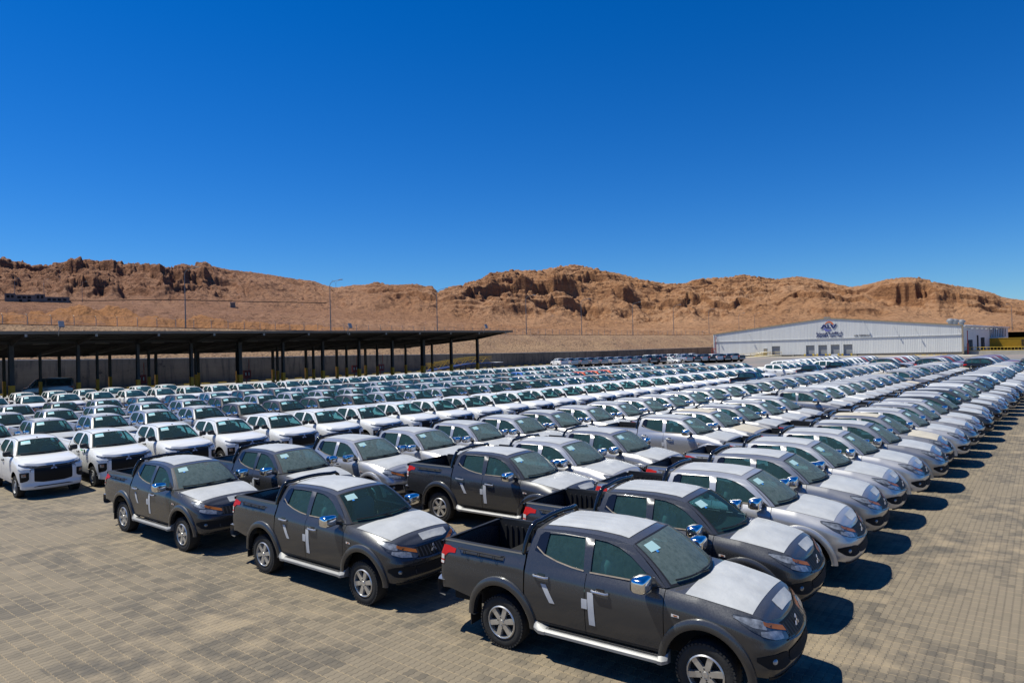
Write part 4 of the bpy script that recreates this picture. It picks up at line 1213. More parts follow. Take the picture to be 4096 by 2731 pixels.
X_ = WALL0[0] + WD[0] * T_ + WN[0] * off; Y_ = WALL0[1] + WD[1] * T_ + WN[1] * off
o = link("embankment", gridmesh("embankment", np.stack([X_, Y_, Z_], -1), nu, nv, [MATS["embankment_soil"]])); o["kind"] = "structure"
# crest road edge: a low dark kerb
mat("crest_dark", (0.035, 0.032, 0.030), 0.9)
mb = MB(); mb.grid([[wl(t, 10.6, cz(t) - 0.25), wl(t, 10.6, cz(t) + 0.12), wl(t, 11.0, cz(t) + 0.12), wl(t, 11.0, cz(t) - .2)] for t in np.linspace(-50, 204, 60)], "crest_dark", False)
o = link("crest_kerb", mb.mesh("crest_kerb", angle=0)); o["kind"] = "structure"

# ---- hills
SKY = [(-1.3,0.10),(-1.1,0.112),(-0.95,0.108),(-0.85,0.118),(-0.7474, 0.1161), (-0.7344, 0.1155), (-0.7235, 0.1134), (-0.7148, 0.1143), (-0.7039, 0.1117), (-0.6865, 0.1122), (-0.6734, 0.1135), (-0.669, 0.1155), (-0.6602, 0.1154), (-0.6493, 0.1179), (-0.6384, 0.1173), (-0.6285, 0.1201), (-0.6122, 0.1206), (-0.5991, 0.1191), (-0.586, 0.1212), (-0.5751, 0.1198), (-0.5643, 0.1182), (-0.5555, 0.1192), (-0.5446, 0.1188), (-0.5337, 0.1185), (-0.5207, 0.1155), (-0.5076, 0.1162), (-0.4935, 0.115), (-0.4858, 0.1191), (-0.477, 0.1193), (-0.4705, 0.118), (-0.4618, 0.1188), (-0.46, 0.1228), (-0.4551, 0.1239), (-0.4453, 0.1246), (-0.4421, 0.1216), (-0.4313, 0.1178), (-0.4139, 0.1145), (-0.3987, 0.1138), (-0.3769, 0.1116), (-0.3552, 0.1088), (-0.3335, 0.1059), (-0.3118, 0.1024), (-0.29, 0.1004), (-0.2792, 0.0966), (-0.2727, 0.0945), (-0.2649, 0.0926), (-0.2579, 0.0908), (-0.2439, 0.0919), (-0.2298, 0.0936), (-0.2158, 0.0936), (-0.1994, 0.0962), (-0.183, 0.0945), (-0.1691, 0.0932), (-0.155, 0.0942), (-0.1445, 0.0947), (-0.1375, 0.094), (-0.1271, 0.0908), (-0.1154, 0.0913), (-0.1108, 0.0866), (-0.1074, 0.0824), (-0.1015, 0.0841), (-0.0944, 0.0875), (-0.0827, 0.0908), (-0.0709, 0.0917), (-0.0626, 0.0962), (-0.0509, 0.0983), (-0.0415, 0.1016), (-0.0284, 0.11), (-0.0226, 0.1089), (-0.0097, 0.1102), (0.0068, 0.1133), (0.0184, 0.1113), (0.0301, 0.1119), (0.0394, 0.1105), (0.0559, 0.113), (0.0676, 0.115), (0.0817, 0.1168), (0.0957, 0.1175), (0.1074, 0.1152), (0.1213, 0.1114), (0.1375, 0.1065), (0.1538, 0.1036), (0.1724, 0.0982), (0.1909, 0.0928), (0.2095, 0.0885), (0.2258, 0.0849), (0.2375, 0.0843), (0.2541, 0.0839), (0.2672, 0.0875), (0.2847, 0.0898), (0.3043, 0.0894), (0.3217, 0.0894), (0.3349, 0.0914), (0.3436, 0.092), (0.3544, 0.0889), (0.3652, 0.0877), (0.3804, 0.0843), (0.3934, 0.0828), (0.4021, 0.0838), (0.413, 0.0842), (0.4217, 0.0851), (0.4369, 0.0819), (0.452, 0.0791), (0.4671, 0.0743), (0.4801, 0.0707), (0.4995, 0.0668), (0.5104, 0.0676), (0.5301, 0.0701), (0.5498, 0.0738), (0.5716, 0.074), (0.589, 0.0736), (0.5998, 0.0706), (0.6193, 0.0673), (0.6323, 0.0648), (0.6496, 0.0612), (0.6647, 0.0586), (0.6755, 0.0572), (0.6928, 0.0528), (0.7079, 0.0489), (0.7186, 0.0442), (0.7315, 0.0418), (0.7514, 0.0388), (0.85, 0.045), (1.0, 0.04), (1.3, 0.05)]
FOOT = [(-1.3, .066), (-0.7487, 0.0661), (-0.6022, 0.0643), (-0.4796, 0.0615), (-0.3826, 0.0579), (-0.2728, 0.052), (-0.1265, 0.042), (0.0197, 0.030), (0.166, 0.0225), (0.3126, 0.022), (0.4593, 0.020), (0.6058, 0.016), (0.751, 0.014), (1.3, .014)]
NM, NR = 1700, 520
ms_ = np.linspace(-1.12, 1.12, NM)
sky_e = np.interp(ms_, *np.array(SKY).T); foot_e = np.interp(ms_, *np.array(FOOT).T)
# distance along each bearing to the crest line, then to the foot and the ridge
den = WD[0] - ms_ * WD[1]
c0 = WALL0 + WN * 11.0
tt = np.where(den > 0.05, (ms_ * c0[1] - c0[0]) / np.maximum(den, 0.05), 1e9)
yc = c0[1] + WD[1] * tt
rc_ = np.hypot(1, ms_) * yc
rc_ = np.where((ms_ < 0.27) & (tt > -40), rc_, np.nan)
rc_left = rc_[~np.isnan(rc_)][0]
cr_tab_m = [0.27, 0.34, 0.42, 0.5, 0.6, 0.75, 1.2]; 
r27 = float(rc_[np.where(ms_ < 0.265)[0][-1]])
cr_tab_r = [r27, 285, 300, 300, 290, 285, 285]
rcv = np.where(np.isnan(rc_), np.where(ms_ < 0, rc_left, np.interp(ms_, cr_tab_m, cr_tab_r)), rc_)
zcv = np.where(ms_ < 0.27, np.interp(tt, CR_T, CR_Z), np.interp(ms_, [0.27, 0.45, 1.2], [6.6, 5.5, 4.0]))
zcv = np.where((ms_ < 0) & np.isnan(rc_), CR_Z[0], zcv)
r_f = np.maximum(rcv + 45, np.interp(ms_, [-1, -.5, -.1, .2, .5, 1], [285, 280, 290, 320, 345, 340]))
r_R = r_f + np.interp(ms_, [-1, -.5, -.28, -.2, -.1, .05, .2, .45, .6, 1], [200, 190, 230, 170, 110, 130, 140, 125, 120, 120])
h_cam = CAMH
zf = h_cam + foot_e * r_f; zR = h_cam + sky_e * r_R
k = np.linspace(0, 1, NR)
seg1, seg2 = int(NR * 0.24), int(NR * 0.88)
Rr = np.zeros((NM, NR)); S = np.zeros((NM, NR))
for j in range(NR):
    if j < seg1: Rr[:, j] = rcv + (r_f - rcv) * (j / seg1)
    elif j < seg2: Rr[:, j] = r_f + (r_R - r_f) * ((j - seg1) / (seg2 - seg1))
    else: Rr[:, j] = r_R + 520 * ((j - seg2 + 0.001) / (NR - seg2)) ** 1.5
Mm = np.repeat(ms_[:, None], NR, 1)
ca_ = 1 / np.hypot(1, Mm)
X = Mm * ca_ * Rr; Y = ca_ * Rr
s = (Rr - r_f[:, None]) / (r_R - r_f)[:, None]
arc = Mm * 400.0                                     # metres across
# rock bands wander and break up, so that buttresses, bays and talus cones alternate
w1 = fbm(arc / 62, Rr / 70, 21, 4); w2 = fbm(arc / 21, Rr / 26, 22, 4); w3 = fbm(arc / 7.5, Rr / 9, 23, 3)
sw = s + ((w1 - .5) * 0.62 + (w2 - .5) * 0.34 + (w3 - .5) * 0.13) * np.clip(s * 4.0, 0, 1)
amt_m = np.interp(Mm, [-1.1, -.50, -.44, -.40, -.27, -.235, -.15, -.115, -.10, .12, .2, .42, .6, .70, 1.1], [.9, .95, .8, .10, .05, .15, .45, .5, .85, 1.0, .75, .8, .9, .5, .5])
cl_amt = amt_m * np.clip(fbm(arc / 48, Rr / 60, 31, 3) * 3.0 - 0.55, 0.16, 1)
cA = np.interp(sw, [-.3, 0, .25, .46, .50, .53, .68, .72, .85, 1.0, 1.3], [0, 0, .20, .42, .50, .70, .80, .88, .95, 1.0, 1.02])
cB = np.interp(sw, [-.3, 0, .18, .22, .26, .50, .74, .77, .80, 1.0, 1.3], [0, 0, .14, .20, .32, .52, .70, .74, .87, 1.0, 1.02])
mixb = np.clip(fbm(arc / 85, Rr / 200, 33, 2) * 3.2 - 1.1, 0, 1)
prof_c = cA * (1 - mixb) + cB * mixb
prof_s = np.interp(sw * .5 + s * .5, [-.3, 0, .3, .6, .85, 1.0, 1.3], [0, 0, .28, .60, .88, 1.0, 1.02])
pr_ = prof_s * (1 - cl_amt) + prof_c * cl_amt
# the rock faces one can pick out in the hills: bearing span, height on the slope, height of the face
FACES = [(-.74, -.68, .78, .22), (-.69, -.54, .66, .34), (-.65, -.575, .26, .22), (-.56, -.50, .55, .24), (-.50, -.445, .80, .34), (-.53, -.46, .36, .2), (-.215, -.155, .72, .22), (-.185, -.105, .52, .34), (-.07, .10, .58, .34),
         (-.06, .02, .80, .16), (.075, .15, .76, .26), (.02, .12, .33, .18), (.15, .29, .50, .30), (.17, .26, .80, .2), (.22, .36, .48, .26), (.30, .40, .66, .2), (.38, .535, .46, .28), (.43, .52, .74, .16), (.52, .62, .62, .50), (.59, .73, .55, .26), (.66, .78, .40, .2)]
for (m0, m1, f0, A0) in FACES:
    e_ = .018
    mk = np.clip((Mm - m0) / e_, 0, 1) * np.clip((m1 - Mm) / e_, 0, 1)
    f_ = f0 + (w2 - .5) * .30 + (w3 - .5) * .14 + (w1 - .5) * .2
    A_ = np.maximum(A0 * (.72 if m1 < -.3 else 1) * (.55 + .9 * vnoise(arc / 16, Rr * 0 + f0 * 37, 7)), .03)
    t_ = np.clip((pr_ - f_) / (A_ / 2), -1, 1)
    pr2 = f_ + A_ / 2 * np.sign(t_) * np.abs(t_) ** .22
    pr_ = np.where(np.abs(t_) < 1, pr_ * (1 - mk) + pr2 * mk, pr_)
Hh = (zR - zf)[:, None]
z = zf[:, None] + Hh * pr_
inside = np.clip((s - .04) * 5, 0, 1)
fan = np.interp(Mm, [.2, .33, 1.1], [0, 1, 1]) * np.clip(1.25 - s * 3.2, 0, 1)      # smooth sand fan on the right
rock_ = np.clip(fbm(arc / 24, Rr / 22, 91, 4) * 4 - 1.75, 0, 1) * np.clip(amt_m * 1.2, .15, 1)
gul = fbm(arc / 6.5 + (w2 - .5) * 3.0 + s * 1.5, Rr / 70, 41, 4, rid=True); rub = fbm(arc / 3.0, Rr / 3.2, 51, 5); rub2 = fbm(arc / 14, Rr / 12, 55, 5, rid=True); rub3 = fbm(arc / 5.5 + 3, Rr / 5, 58, 4, rid=True); rub4 = fbm(arc / 1.3, Rr / 1.3, 59, 3)
talus = np.clip(1 - rock_ * 1.4, 0, 1)
z = z + inside * (1 - fan * .85) * Hh * ((gul - .6) * .085 * talus + (rub2 - .6) * (.03 + .12 * rock_) + (rub - .5) * (.022 + .06 * rock_) + (rub3 - .6) * (.016 + .060 * rock_) + (rub4 - .5) * (.012 + .035 * rock_))
# strata: dipping beds, harder ones stand out as ledges
per = 2.6; ph = (z + arc * .035 + (fbm(arc / 40, Rr / 40, 61, 4) - .5) * 9) / per
led = (np.clip((ph - np.floor(ph)) * 2.6, 0, 1) - (ph - np.floor(ph))) * per * 0.62
z = z + led * inside * (1 - fan) * np.clip((pr_ - .15) * 4, 0, 1) * np.clip(rock_ * .8 + cl_amt * .45, 0, 1)
# below the foot: plateau with spoil heaps
pl = np.clip((Rr - rcv[:, None]) / (r_f - rcv)[:, None], 0, 1)
zp = zcv[:, None] + (zf - zcv)[:, None] * pl ** 1.25 + (fbm(arc / 9, Rr / 12, 71, 5) - .5) * 2.6 * np.clip(pl * 5, 0, 1) * np.clip((1.02 - pl) * 4, 0.2, 1) + (fbm(arc / 3, Rr / 4, 75, 4) - .5) * .7 * np.clip(pl * 6, 0, 1)
z = np.where(s < 0, zp, z)
orange = np.zeros_like(z)
for (mm, rr, hh, wd) in ((-.73, 150, 2.6, 8), (-.655, 158, 5.6, 8), (-.635, 152, 3.6, 6), (-.60, 160, 5.8, 9), (-.585, 168, 5.2, 7), (-.565, 150, 3.2, 7), (-.53, 142, 2.3, 6), (-.51, 146, 2.6, 5), (-.485, 150, 3.0, 6), (-.455, 148, 2.4, 5), (-.43, 150, 2.6, 6), (-.40, 152, 2.2, 5), (-.375, 153, 2.4, 5), (-.35, 155, 2.0, 5), (-.325, 157, 1.6, 6), (-.30, 160, 1.5, 6), (-.27, 162, 1.3, 5), (-.80, 150, 4, 9), (-.9, 150, 4, 9)):
    cx = mm / math.hypot(1, mm) * rr; cy = rr / math.hypot(1, mm)
    d = np.hypot(X - cx, Y - cy) / wd
    g = np.clip(1 - d, 0, 1); g = np.minimum(g * 1.25, 1) * (1 - .25 * np.clip(1 - d * 2, 0, 1))
    zt_ = hh * .42 * g * (1 + (vnoise(X * .3, Y * .3, 5) - .5) * .25)
    z = z + zt_; orange = np.maximum(orange, np.clip(g * 5, 0, 1))
orange = np.maximum(orange, np.clip(1 - np.abs(Rr - rcv[:, None] - 12) / 22, 0, 1) * np.interp(Mm, [-1, -.35, -.2], [.8, .8, 0]))
# beyond the ridge the ground falls away slowly
back = np.clip((Rr - r_R[:, None]), 0, None)
z = z - back * 0.10 + (rub2 - .6) * np.clip(back / 60, 0, 1) * 4
# bring the skyline to its surveyed height
vis = (Rr <= r_R[:, None] + 40)
el_ = np.where(vis & (s > 0), (z - h_cam) / Rr, -1)
kf = sky_e / el_.max(1)
kf = np.convolve(np.pad(kf, 4, mode='edge'), np.array([1, 2, 3, 4, 5, 4, 3, 2, 1]) / 25, 'valid')
ss_ = np.clip(s, 0, 1)
z = z * (1 - ss_) + ((z - h_cam) * kf[:, None] + h_cam) * ss_
HZ = z
hill = NT("hill_rock"); p = hill; tc = p.n("ShaderNodeTexCoord"); ge = p.n("ShaderNodeNewGeometry")
sx = p.n("ShaderNodeSeparateXYZ"); p.l(ge.outputs["Normal"], sx.inputs[0]); px = p.n("ShaderNodeSeparateXYZ"); p.l(tc.outputs["Object"], px.inputs[0])
a = p.noise(tc.outputs["Object"], 0.022, 9, .62); b2 = p.noise(tc.outputs["Object"], 0.22, 9, .65); c_ = p.noise(tc.outputs["Object"], 1.1, 7, .7)
mp = p.n("ShaderNodeMapping"); mp.inputs["Scale"].default_value = (0.02, 0.02, 0.55); p.l(tc.outputs["Object"], mp.inputs[0]); stt = p.noise(mp.outputs[0], 1.0, 7, .6)
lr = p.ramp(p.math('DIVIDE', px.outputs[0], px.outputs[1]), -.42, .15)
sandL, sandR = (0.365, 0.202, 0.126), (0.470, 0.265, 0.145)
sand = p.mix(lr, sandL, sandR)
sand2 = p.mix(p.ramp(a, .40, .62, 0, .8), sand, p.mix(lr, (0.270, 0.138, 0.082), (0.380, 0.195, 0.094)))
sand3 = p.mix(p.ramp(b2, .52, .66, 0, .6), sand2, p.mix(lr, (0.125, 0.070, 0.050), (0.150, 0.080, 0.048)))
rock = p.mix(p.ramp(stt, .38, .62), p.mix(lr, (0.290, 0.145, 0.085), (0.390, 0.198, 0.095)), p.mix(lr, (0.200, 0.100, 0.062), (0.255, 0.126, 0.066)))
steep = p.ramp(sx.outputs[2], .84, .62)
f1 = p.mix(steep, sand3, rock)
d_ = p.noise(tc.outputs['Object'], 0.55, 10, .75)
f1 = p.mix(p.ramp(d_, .50, .64, 0, .6), f1, p.mix(lr, (0.115, 0.058, 0.040), (0.150, 0.075, 0.042)))
f1 = p.mix(p.ramp(d_, .46, .36, 0, .35), f1, p.mix(lr, (0.38, 0.235, 0.16), (0.50, 0.30, 0.175)))
at = p.n("ShaderNodeAttribute", attribute_name="orange")
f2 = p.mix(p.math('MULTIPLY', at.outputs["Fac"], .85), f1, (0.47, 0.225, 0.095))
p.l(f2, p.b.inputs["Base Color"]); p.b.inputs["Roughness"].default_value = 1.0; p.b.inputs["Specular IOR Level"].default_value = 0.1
p.bump(p.math('ADD', b2, p.math('MULTIPLY', c_, .5)), 1.0, 3.0)
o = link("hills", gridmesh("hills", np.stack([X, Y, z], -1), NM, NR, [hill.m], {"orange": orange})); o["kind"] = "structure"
def hill_z(mm, r):
    i = int(np.clip(np.searchsorted(ms_, mm), 0, NM - 1)); return float(np.interp(r, Rr[i], HZ[i]))
def polar(mm, r, dz=0.0):
    return (mm * r / math.hypot(1, mm), r / math.hypot(1, mm), hill_z(mm, r) + dz)

# ---- boundary fence on the crest
mat("galv", (0.30, 0.30, 0.30), 0.5, 0.6); mat("pole_grey", (0.16, 0.165, 0.17), 0.5, 0.3)
fr = link("boundary_fence", None, None, wl(0, 10.85, cz(0)), WANG)
tag(fr, "thin boundary fence of angled grey posts running along the embankment crest", "fence")
pm = MB(); pm.tube([(0, 0, 0), (0, 0, 1.15)], 0.045, "galv", 6); pm.tube([(0, 0, 1.13), (-0.16, -0.18, 1.42)], 0.04, "galv", 6)
pme = pm.mesh("fence_post")
for i, t in enumerate(np.arange(-12, 200, 2.85)):
    link("fence_post", pme, fr, (t, 0, cz(t) - cz(0) + 0.1))
wr = MB()
for h in (0.35, 0.7, 1.05):
    wr.tube([(t, 0, cz(t) - cz(0) + .1 + h) for t in np.linspace(-14, 200, 50)], 0.008, "galv", 4)
for dx in (0.5, 1.0): wr.tube([(t - .16 * dx, -.18 * dx, cz(t) - cz(0) + .1 + 1.13 + .29 * dx) for t in np.linspace(-14, 200, 50)], 0.008, "galv", 4)
link("fence_wire", wr.mesh("fence_wire"), fr)
# ---- street lamps on the crest road
lamp_desc = ["tall grey street lamp on the crest before the left hill's rock tower", "tall grey street lamp rising above the skyline dip between the hills", "tall grey street lamp at the foot of the gap before the central hill",
             "tall grey street lamp before the pale talus of the central hill", "tall grey street lamp before the rocky lower slope of the central hill", "tall grey street lamp before the dark rubble left of the warehouse",
             "tall grey street lamp nearest the warehouse's left gable corner", "tall grey street lamp behind the warehouse's left end", "second tall grey street lamp behind the warehouse's left roof slope", "third tall grey street lamp behind the warehouse's left roof slope"]
def lamp_mesh(h, arm, key):
    pm = MB()
    pm.tube([(0, 0, -.3), (0, 0, h * .5), (0, 0, h - 1.1)], [.11, .085, .065], "pole_grey", 8)
    ar = MB(); ar.tube([(0, 0, h - 1.1), (arm * .06, -.02, h - .6), (arm * .25, -.05, h - .28), (arm * .6, -.1, h - .08), (arm, -.15, h + .05)], .05, "pole_grey", 6)
    hd = MB(); hd.ell((arm + .35, -.2, h + .10), (.42, .16, .09), "galv", 6, 10, .8)
    return pm.mesh("pole"), ar.mesh("arm"), hd.mesh("lamp_head")
LM = lamp_mesh(9.9, 1.9, 0)
def lamp(x, y, z, label, s=1.0, rz=None):
    r = link("street_lamp", None, None, (x, y, z), WANG - R(48) if rz is None else rz); tag(r, label, "street lamp", "street lamps along the crest road")
    for nm, me in zip(("pole", "lamp_arm", "lamp_head"), LM): link(nm, me, r)
    r.scale = (s, s, s); return r
for t, lb in zip((26.8, 53.8, 80.5, 109.6, 132.1, 157.2, 180.9), lamp_desc[:7]): q = wl(t, 11.4, cz(t)); lamp(*q, lb)
for (mm, r, sc), lb in zip(((.289, 268, .95), (.333, 285, .9), (.356, 300, .8)), lamp_desc[7:]): lamp(*polar(mm, r), lb, sc)
lamp(*polar(.733, 300), "tall grey street lamp behind the yellow container at the right edge", .95, R(200))
SMALL = [(-.727, 292, "small street lamp before the ruined building's left part", .75), (-.684, 292, "small street lamp before the ruined building's right part", .75), (-.66, 330, "small street lamp behind the ruined building's right end", .7), (-.628, 292, "small street lamp right of the ruined building", .75)]
for mm, r, lb, sc in SMALL: lamp(*polar(mm, r), lb, sc)
# twin lamp on the skyline saddle
tr = link("twin_street_lamp", None, None, polar(-.2560, 520, -1)); tag(tr, "tiny twin-armed street lamp on the skyline saddle", "street lamp")
pm = MB(); pm.tube([(0, 0, 0), (0, 0, 7)], .10, "pole_grey", 6); link("pole", pm.mesh("pole"), tr)
for sg in (-1, 1):
    pm = MB(); pm.tube([(0, 0, 7), (sg * .8, 0, 8.2), (sg * 2.2, 0, 9.2)], .07, "pole_grey", 5); pm.ell((sg * 2.6, 0, 9.3), (.5, .2, .12), "pole_grey", 5, 8); link("lamp_arm", pm.mesh("lamp_arm"), tr)
# ---- guard rail of the hillside road, ruin, small cabins
gm = MB(); gm.grid([[(mm * 290 / math.hypot(1, mm), 290 / math.hypot(1, mm), CAMH + 290 * float(np.interp(mm, [-.95, -.748, -.60, -.50, -.31, -.20], [.069, .0703, .0715, .0735, .0698, .067])) + dz_) for dz_ in (-.14, .14)] for mm in np.linspace(-.95, -.27, 90)], "crest_dark", False)
tag(link("guard_rail", gm.mesh("guard_rail", angle=0)), "dark guard rail line crossing the foot of the left hill", "guard rail")
mat("ruin_concrete", (0.15, 0.135, 0.125), .9, noise=.25, nscale=.5); mat("void", (0.01, 0.01, 0.01), .9)
q = polar(-.742, 289); ra = math.atan2(-.1, 1) * 0
rn = link("ruined_building", None, None, (q[0], q[1], q[2] - .9), R(34)); rn.scale = (.60, 1, .85); tag(rn, "unfinished grey concrete building with empty windows below the left hill", "building")
m1 = MB()
for (x0, x1, z1, y1) in ((0, 5, 4.4, 8), (5, 14, 3.9, 8), (14, 19, 4.3, 9), (19, 31, 3.2, 8)):
    m1.box(((x0 + x1) / 2, y1 / 2, z1 / 2), (x1 - x0 - .02, y1, z1), "ruin_concrete")
link("wall", m1.mesh("wall", angle=0), rn)
for (x, z0, w, h) in ((1.2, 2.6, 1.4, 1.1), (3.2, 2.6, 1.2, 1.1), (6.3, 2.4, 1.6, .9), (8.7, 2.4, 1.6, .9), (11.1, 2.4, 1.6, .9), (15.2, 2.5, 1.2, 1.2), (17.2, 2.5, 1.2, 1.2), (20.5, 1.6, 1.6, .9), (23.0, 1.6, 1.6, .9), (25.5, 1.6, 1.6, .9), (28.2, 1.6, 1.6, .9), (7, .9, 1.4, 1.1), (11, .9, 1.4, 1.1)):
    m1 = MB(); m1.box((x + .4, -.01, z0 + h / 2), (w, .08, h), "void"); link("window", m1.mesh("window", angle=0), rn)
for mm, r, w, h, lb in ((-.4078, 294, 1.8, 2.2, "small pale hut by the hillside guard rail"),):
    q = polar(mm, r); c = link("hut", None, None, (q[0], q[1], q[2] - .4), R(25)); tag(c, lb, "hut")
    m1 = MB(); m1.box((0, 0, h / 2), (w, 2, h), "ruin_concrete"); link("wall", m1.mesh("wall", angle=0), c)
    m1 = MB(); m1.box((0, 0, h + .1), (w + .4, 2.4, .2), "coping"); link("roof", m1.mesh("roof", angle=0), c)
# ---------------------------------------------------------------- carport
mat("steel_dark", (0.040, 0.039, 0.038), 0.55, 0.2, noise=.15, nscale=2); mat("roof_sheet", (0.048, 0.044, 0.039), 0.6, 0.3, noise=.15, nscale=1); mat("col_yellow", (0.66, 0.31, 0.015), 0.6, noise=.12, nscale=3)
mat("fascia_tan", (0.165, 0.140, 0.105), 0.7, noise=.1, nscale=1); mat("steel_pale", (0.26, 0.26, 0.25), 0.5, .3)
CB = np.array([-46.7, 63.6])
croot = link("carport", None, None, (CB[0], CB[1], 0), WANG)
tag(croot, "long dark steel carport with yellow-footed columns on the left before the wall", "carport")
rz_ = lambda d: 6.58 - 0.072 * (d + 6.3)       # roof underside height at distance d behind the front columns
T0, T1 = -22.0, 61.0
mb = MB()
ts = np.arange(T0, T1 + .01, 0.35)
mb.grid([[(t, d, rz_(d) + .16 + (.03 if i % 2 else 0)) for d in (-6.3, 4, 14, 20)] for i, t in enumerate(ts)], "roof_sheet", False)
mb.grid([[(t, d, rz_(d) + .10) for d in (-6.25, 4, 14, 19.95)] for t in (T0, T1)], "roof_sheet", False)
link("roof", mb.mesh("roof", angle=0), croot)
mb = MB(); mb.box(((T0 + T1) / 2, -6.34, rz_(-6.3) + .10), (T1 - T0 + .2, .06, .26), "fascia_tan"); mb.box((T1 + .08, 6.8, rz_(6.8) + .1), (.06, 26.0, .26), "fascia_tan", Matrix.Rotation(-math.atan(0.072), 3, 'X'))
link("fascia", mb.mesh("fascia", angle=0), croot)
pur = MB()
for d in np.arange(-5.6, 19.5, 1.7): pur.box(((T0 + T1) / 2, d, rz_(d) + .03), (T1 - T0 - .1, .08, .12), "steel_dark")
link("purlins", pur.mesh("purlins", angle=0), croot)
def column(t, d, w, dark=False):
    h = rz_(d) - .32
    c = MB()
    for sg in (-1, 1): c.box((0, sg * w / 2, 1.95 + (h - 1.95) / 2), (w * .62, .03, h - 1.95), "steel_dark")
    c.box((0, 0, 1.95 + (h - 1.95) / 2), (.03, w - .04, h - 1.95), "steel_dark")
    o = link("column", c.mesh("column", angle=0), croot, (t, d, 0))
    y = MB(); y.box((0, 0, 0.97), (w * .62 + .05, w + .07, 1.95), "col_yellow"); y.box((0, 0, .06), (w + .25, w + .3, .12), "steel_dark")
    link("yellow_guard", y.mesh("yellow_guard", angle=0), o)
for i in range(-4, 12):
    t = 5.42 * i
    column(t, 0, .62 if i in (0, 4, 9) else .42)
    r = MB(); n = 8
    for (d0, d1, h0, h1) in ((-6.2, 0, .14, .52), (0, 8.5, .52, .40), (8.5, 19.8, .40, .2)):
        r.add([(t - .06, d0, rz_(d0) - .03), (t + .06, d0, rz_(d0) - .03), (t + .06, d1, rz_(d1) - .03), (t - .06, d1, rz_(d1) - .03), (t - .06, d0, rz_(d0) - h0), (t + .06, d0, rz_(d0) - h0), (t + .06, d1, rz_(d1) - h1), (t - .06, d1, rz_(d1) - h1)],
              [(0, 1, 2, 3), (7, 6, 5, 4), (0, 4, 5, 1), (1, 5, 6, 2), (2, 6, 7, 3), (3, 7, 4, 0)], "steel_dark", False)
    link("rafter", r.mesh("rafter", angle=0), croot)
    e = MB(); e.box((t, -6.24, rz_(-6.2) - .13), (.20, .05, .28), "steel_pale"); link("end_plate", e.mesh("end_plate", angle=0), croot)
for i in range(-4, 11): column(2.3 + 5.35 * i, 17.0, .40)
for i in range(-4, 11): column(4.0 + 5.35 * i, 8.5, .34)
bm_ = MB()
for d in (0, 17.0): bm_.box(((T0 + T1) / 2, d + .02, rz_(d) - .20), (T1 - T0 - 2.4, .14, .26), "steel_dark")
link("beam", bm_.mesh("beam", angle=0), croot)
for t in (2.4, 32.2, 55.0):
    f = MB(); f.tube([(t, -6.3, rz_(-6.3) - .2), (t, -6.45, rz_(-6.3) + .25), (t + .1, -6.6, rz_(-6.3) + .6)], .04, "galv", 6)
    f.box((t + .14, -6.72, rz_(-6.3) + .82), (.42, .14, .62), "galv", Matrix.Rotation(R(-28), 3, 'X'))
    link("floodlight", f.mesh("floodlight"), croot)
tb = MB()
for t in np.arange(-16, 58, 5.42): tb.box((t + 2.6, 2.5, rz_(2.5) - .12), (1.3, .12, .07), "steel_pale")
link("light_tube", tb.mesh("light_tube", angle=0), croot)
# fire cabinets at the columns
mat("fire_red", (0.32, 0.022, 0.018), .45); mat("sign_white", (0.7, 0.7, 0.68), .6)
for i, (t, d, lb) in enumerate(((16.4, 16.7, "red fire cabinet on the carport column left of centre"), (30.2, 16.7, "red fire hose cabinet in the shade behind the white pickups"), (48.6, 17.6, "bright red fire cabinet before the concrete wall"), (53.6, 17.4, "red fire cabinet left of the yellow lattice ramp"))):
    p3 = CB + WD * t + WN * d
    c = link("fire_cabinet", None, None, (p3[0], p3[1], 0), WANG); tag(c, lb, "fire cabinet", "fire cabinets of the carport")
    m1 = MB(); m1.box((0, -.3, 1.45), (1.05, .3, 1.15), "fire_red"); m1.box((0, -.1, .6), (.1, .1, 1.2), "fire_red"); m1.tube([(.3, -.3, 2.0), (.3, -.3, 3.6)], .04, "fire_red", 6); link("cabinet_box", m1.mesh("cabinet_box", angle=0), c)
    m1 = MB(); m1.box((-.25, -.46, 1.5), (.18, .02, .4), "sign_white"); m1.box((.2, -.46, 1.5), (.12, .02, .45), "sign_white"); link("marking", m1.mesh("marking", angle=0), c)
# ---- yellow lattice loading ramp
mat("ramp_yellow", (0.52, 0.33, 0.03), .55, noise=.12, nscale=2); mat("ramp_blue", (0.02, 0.045, 0.15), .5)
a0 = np.array([-15.6, 124.0]); a1 = np.array([-3.2, 134.5])
rr_ = link("loading_ramp", None, None, (a0[0], a0[1], 0), math.atan2(*(a1 - a0)[::-1])); LR = float(np.linalg.norm(a1 - a0))
tag(rr_, "yellow lattice-sided mobile loading ramp beside the last carport columns", "ramp")
d_ = MB(); rl = MB()
zt_ = lambda x: .35 + 1.05 * min(1, x / (LR * .62))
d_.grid([[(x, y, zt_(x) + dz) for y, dz in ((0, -.18), (0, 0), (2.2, 0), (2.2, -.18))] for x in np.linspace(0, LR, 12)], "ramp_blue", False)
link("deck", d_.mesh("deck", angle=0), rr_)
xs = np.linspace(0, LR * .93, 13)
for y in (0, 2.2):
    rl.tube([(x, y, zt_(x) + 1.15) for x in np.linspace(0.2, LR * .93, 20)], .06, "ramp_yellow", 6)
    rl.tube([(x, y, zt_(x) + .75) for x in np.linspace(0.2, LR * .93, 20)], .035, "ramp_yellow", 5)
    for i in range(12):
        za, zb_ = (0.05, 1.15) if i % 2 == 0 else (1.15, 0.05)
        rl.tube([(xs[i], y, zt_(xs[i]) + za), (xs[i + 1], y, zt_(xs[i + 1]) + zb_)], .045, "ramp_yellow", 5)
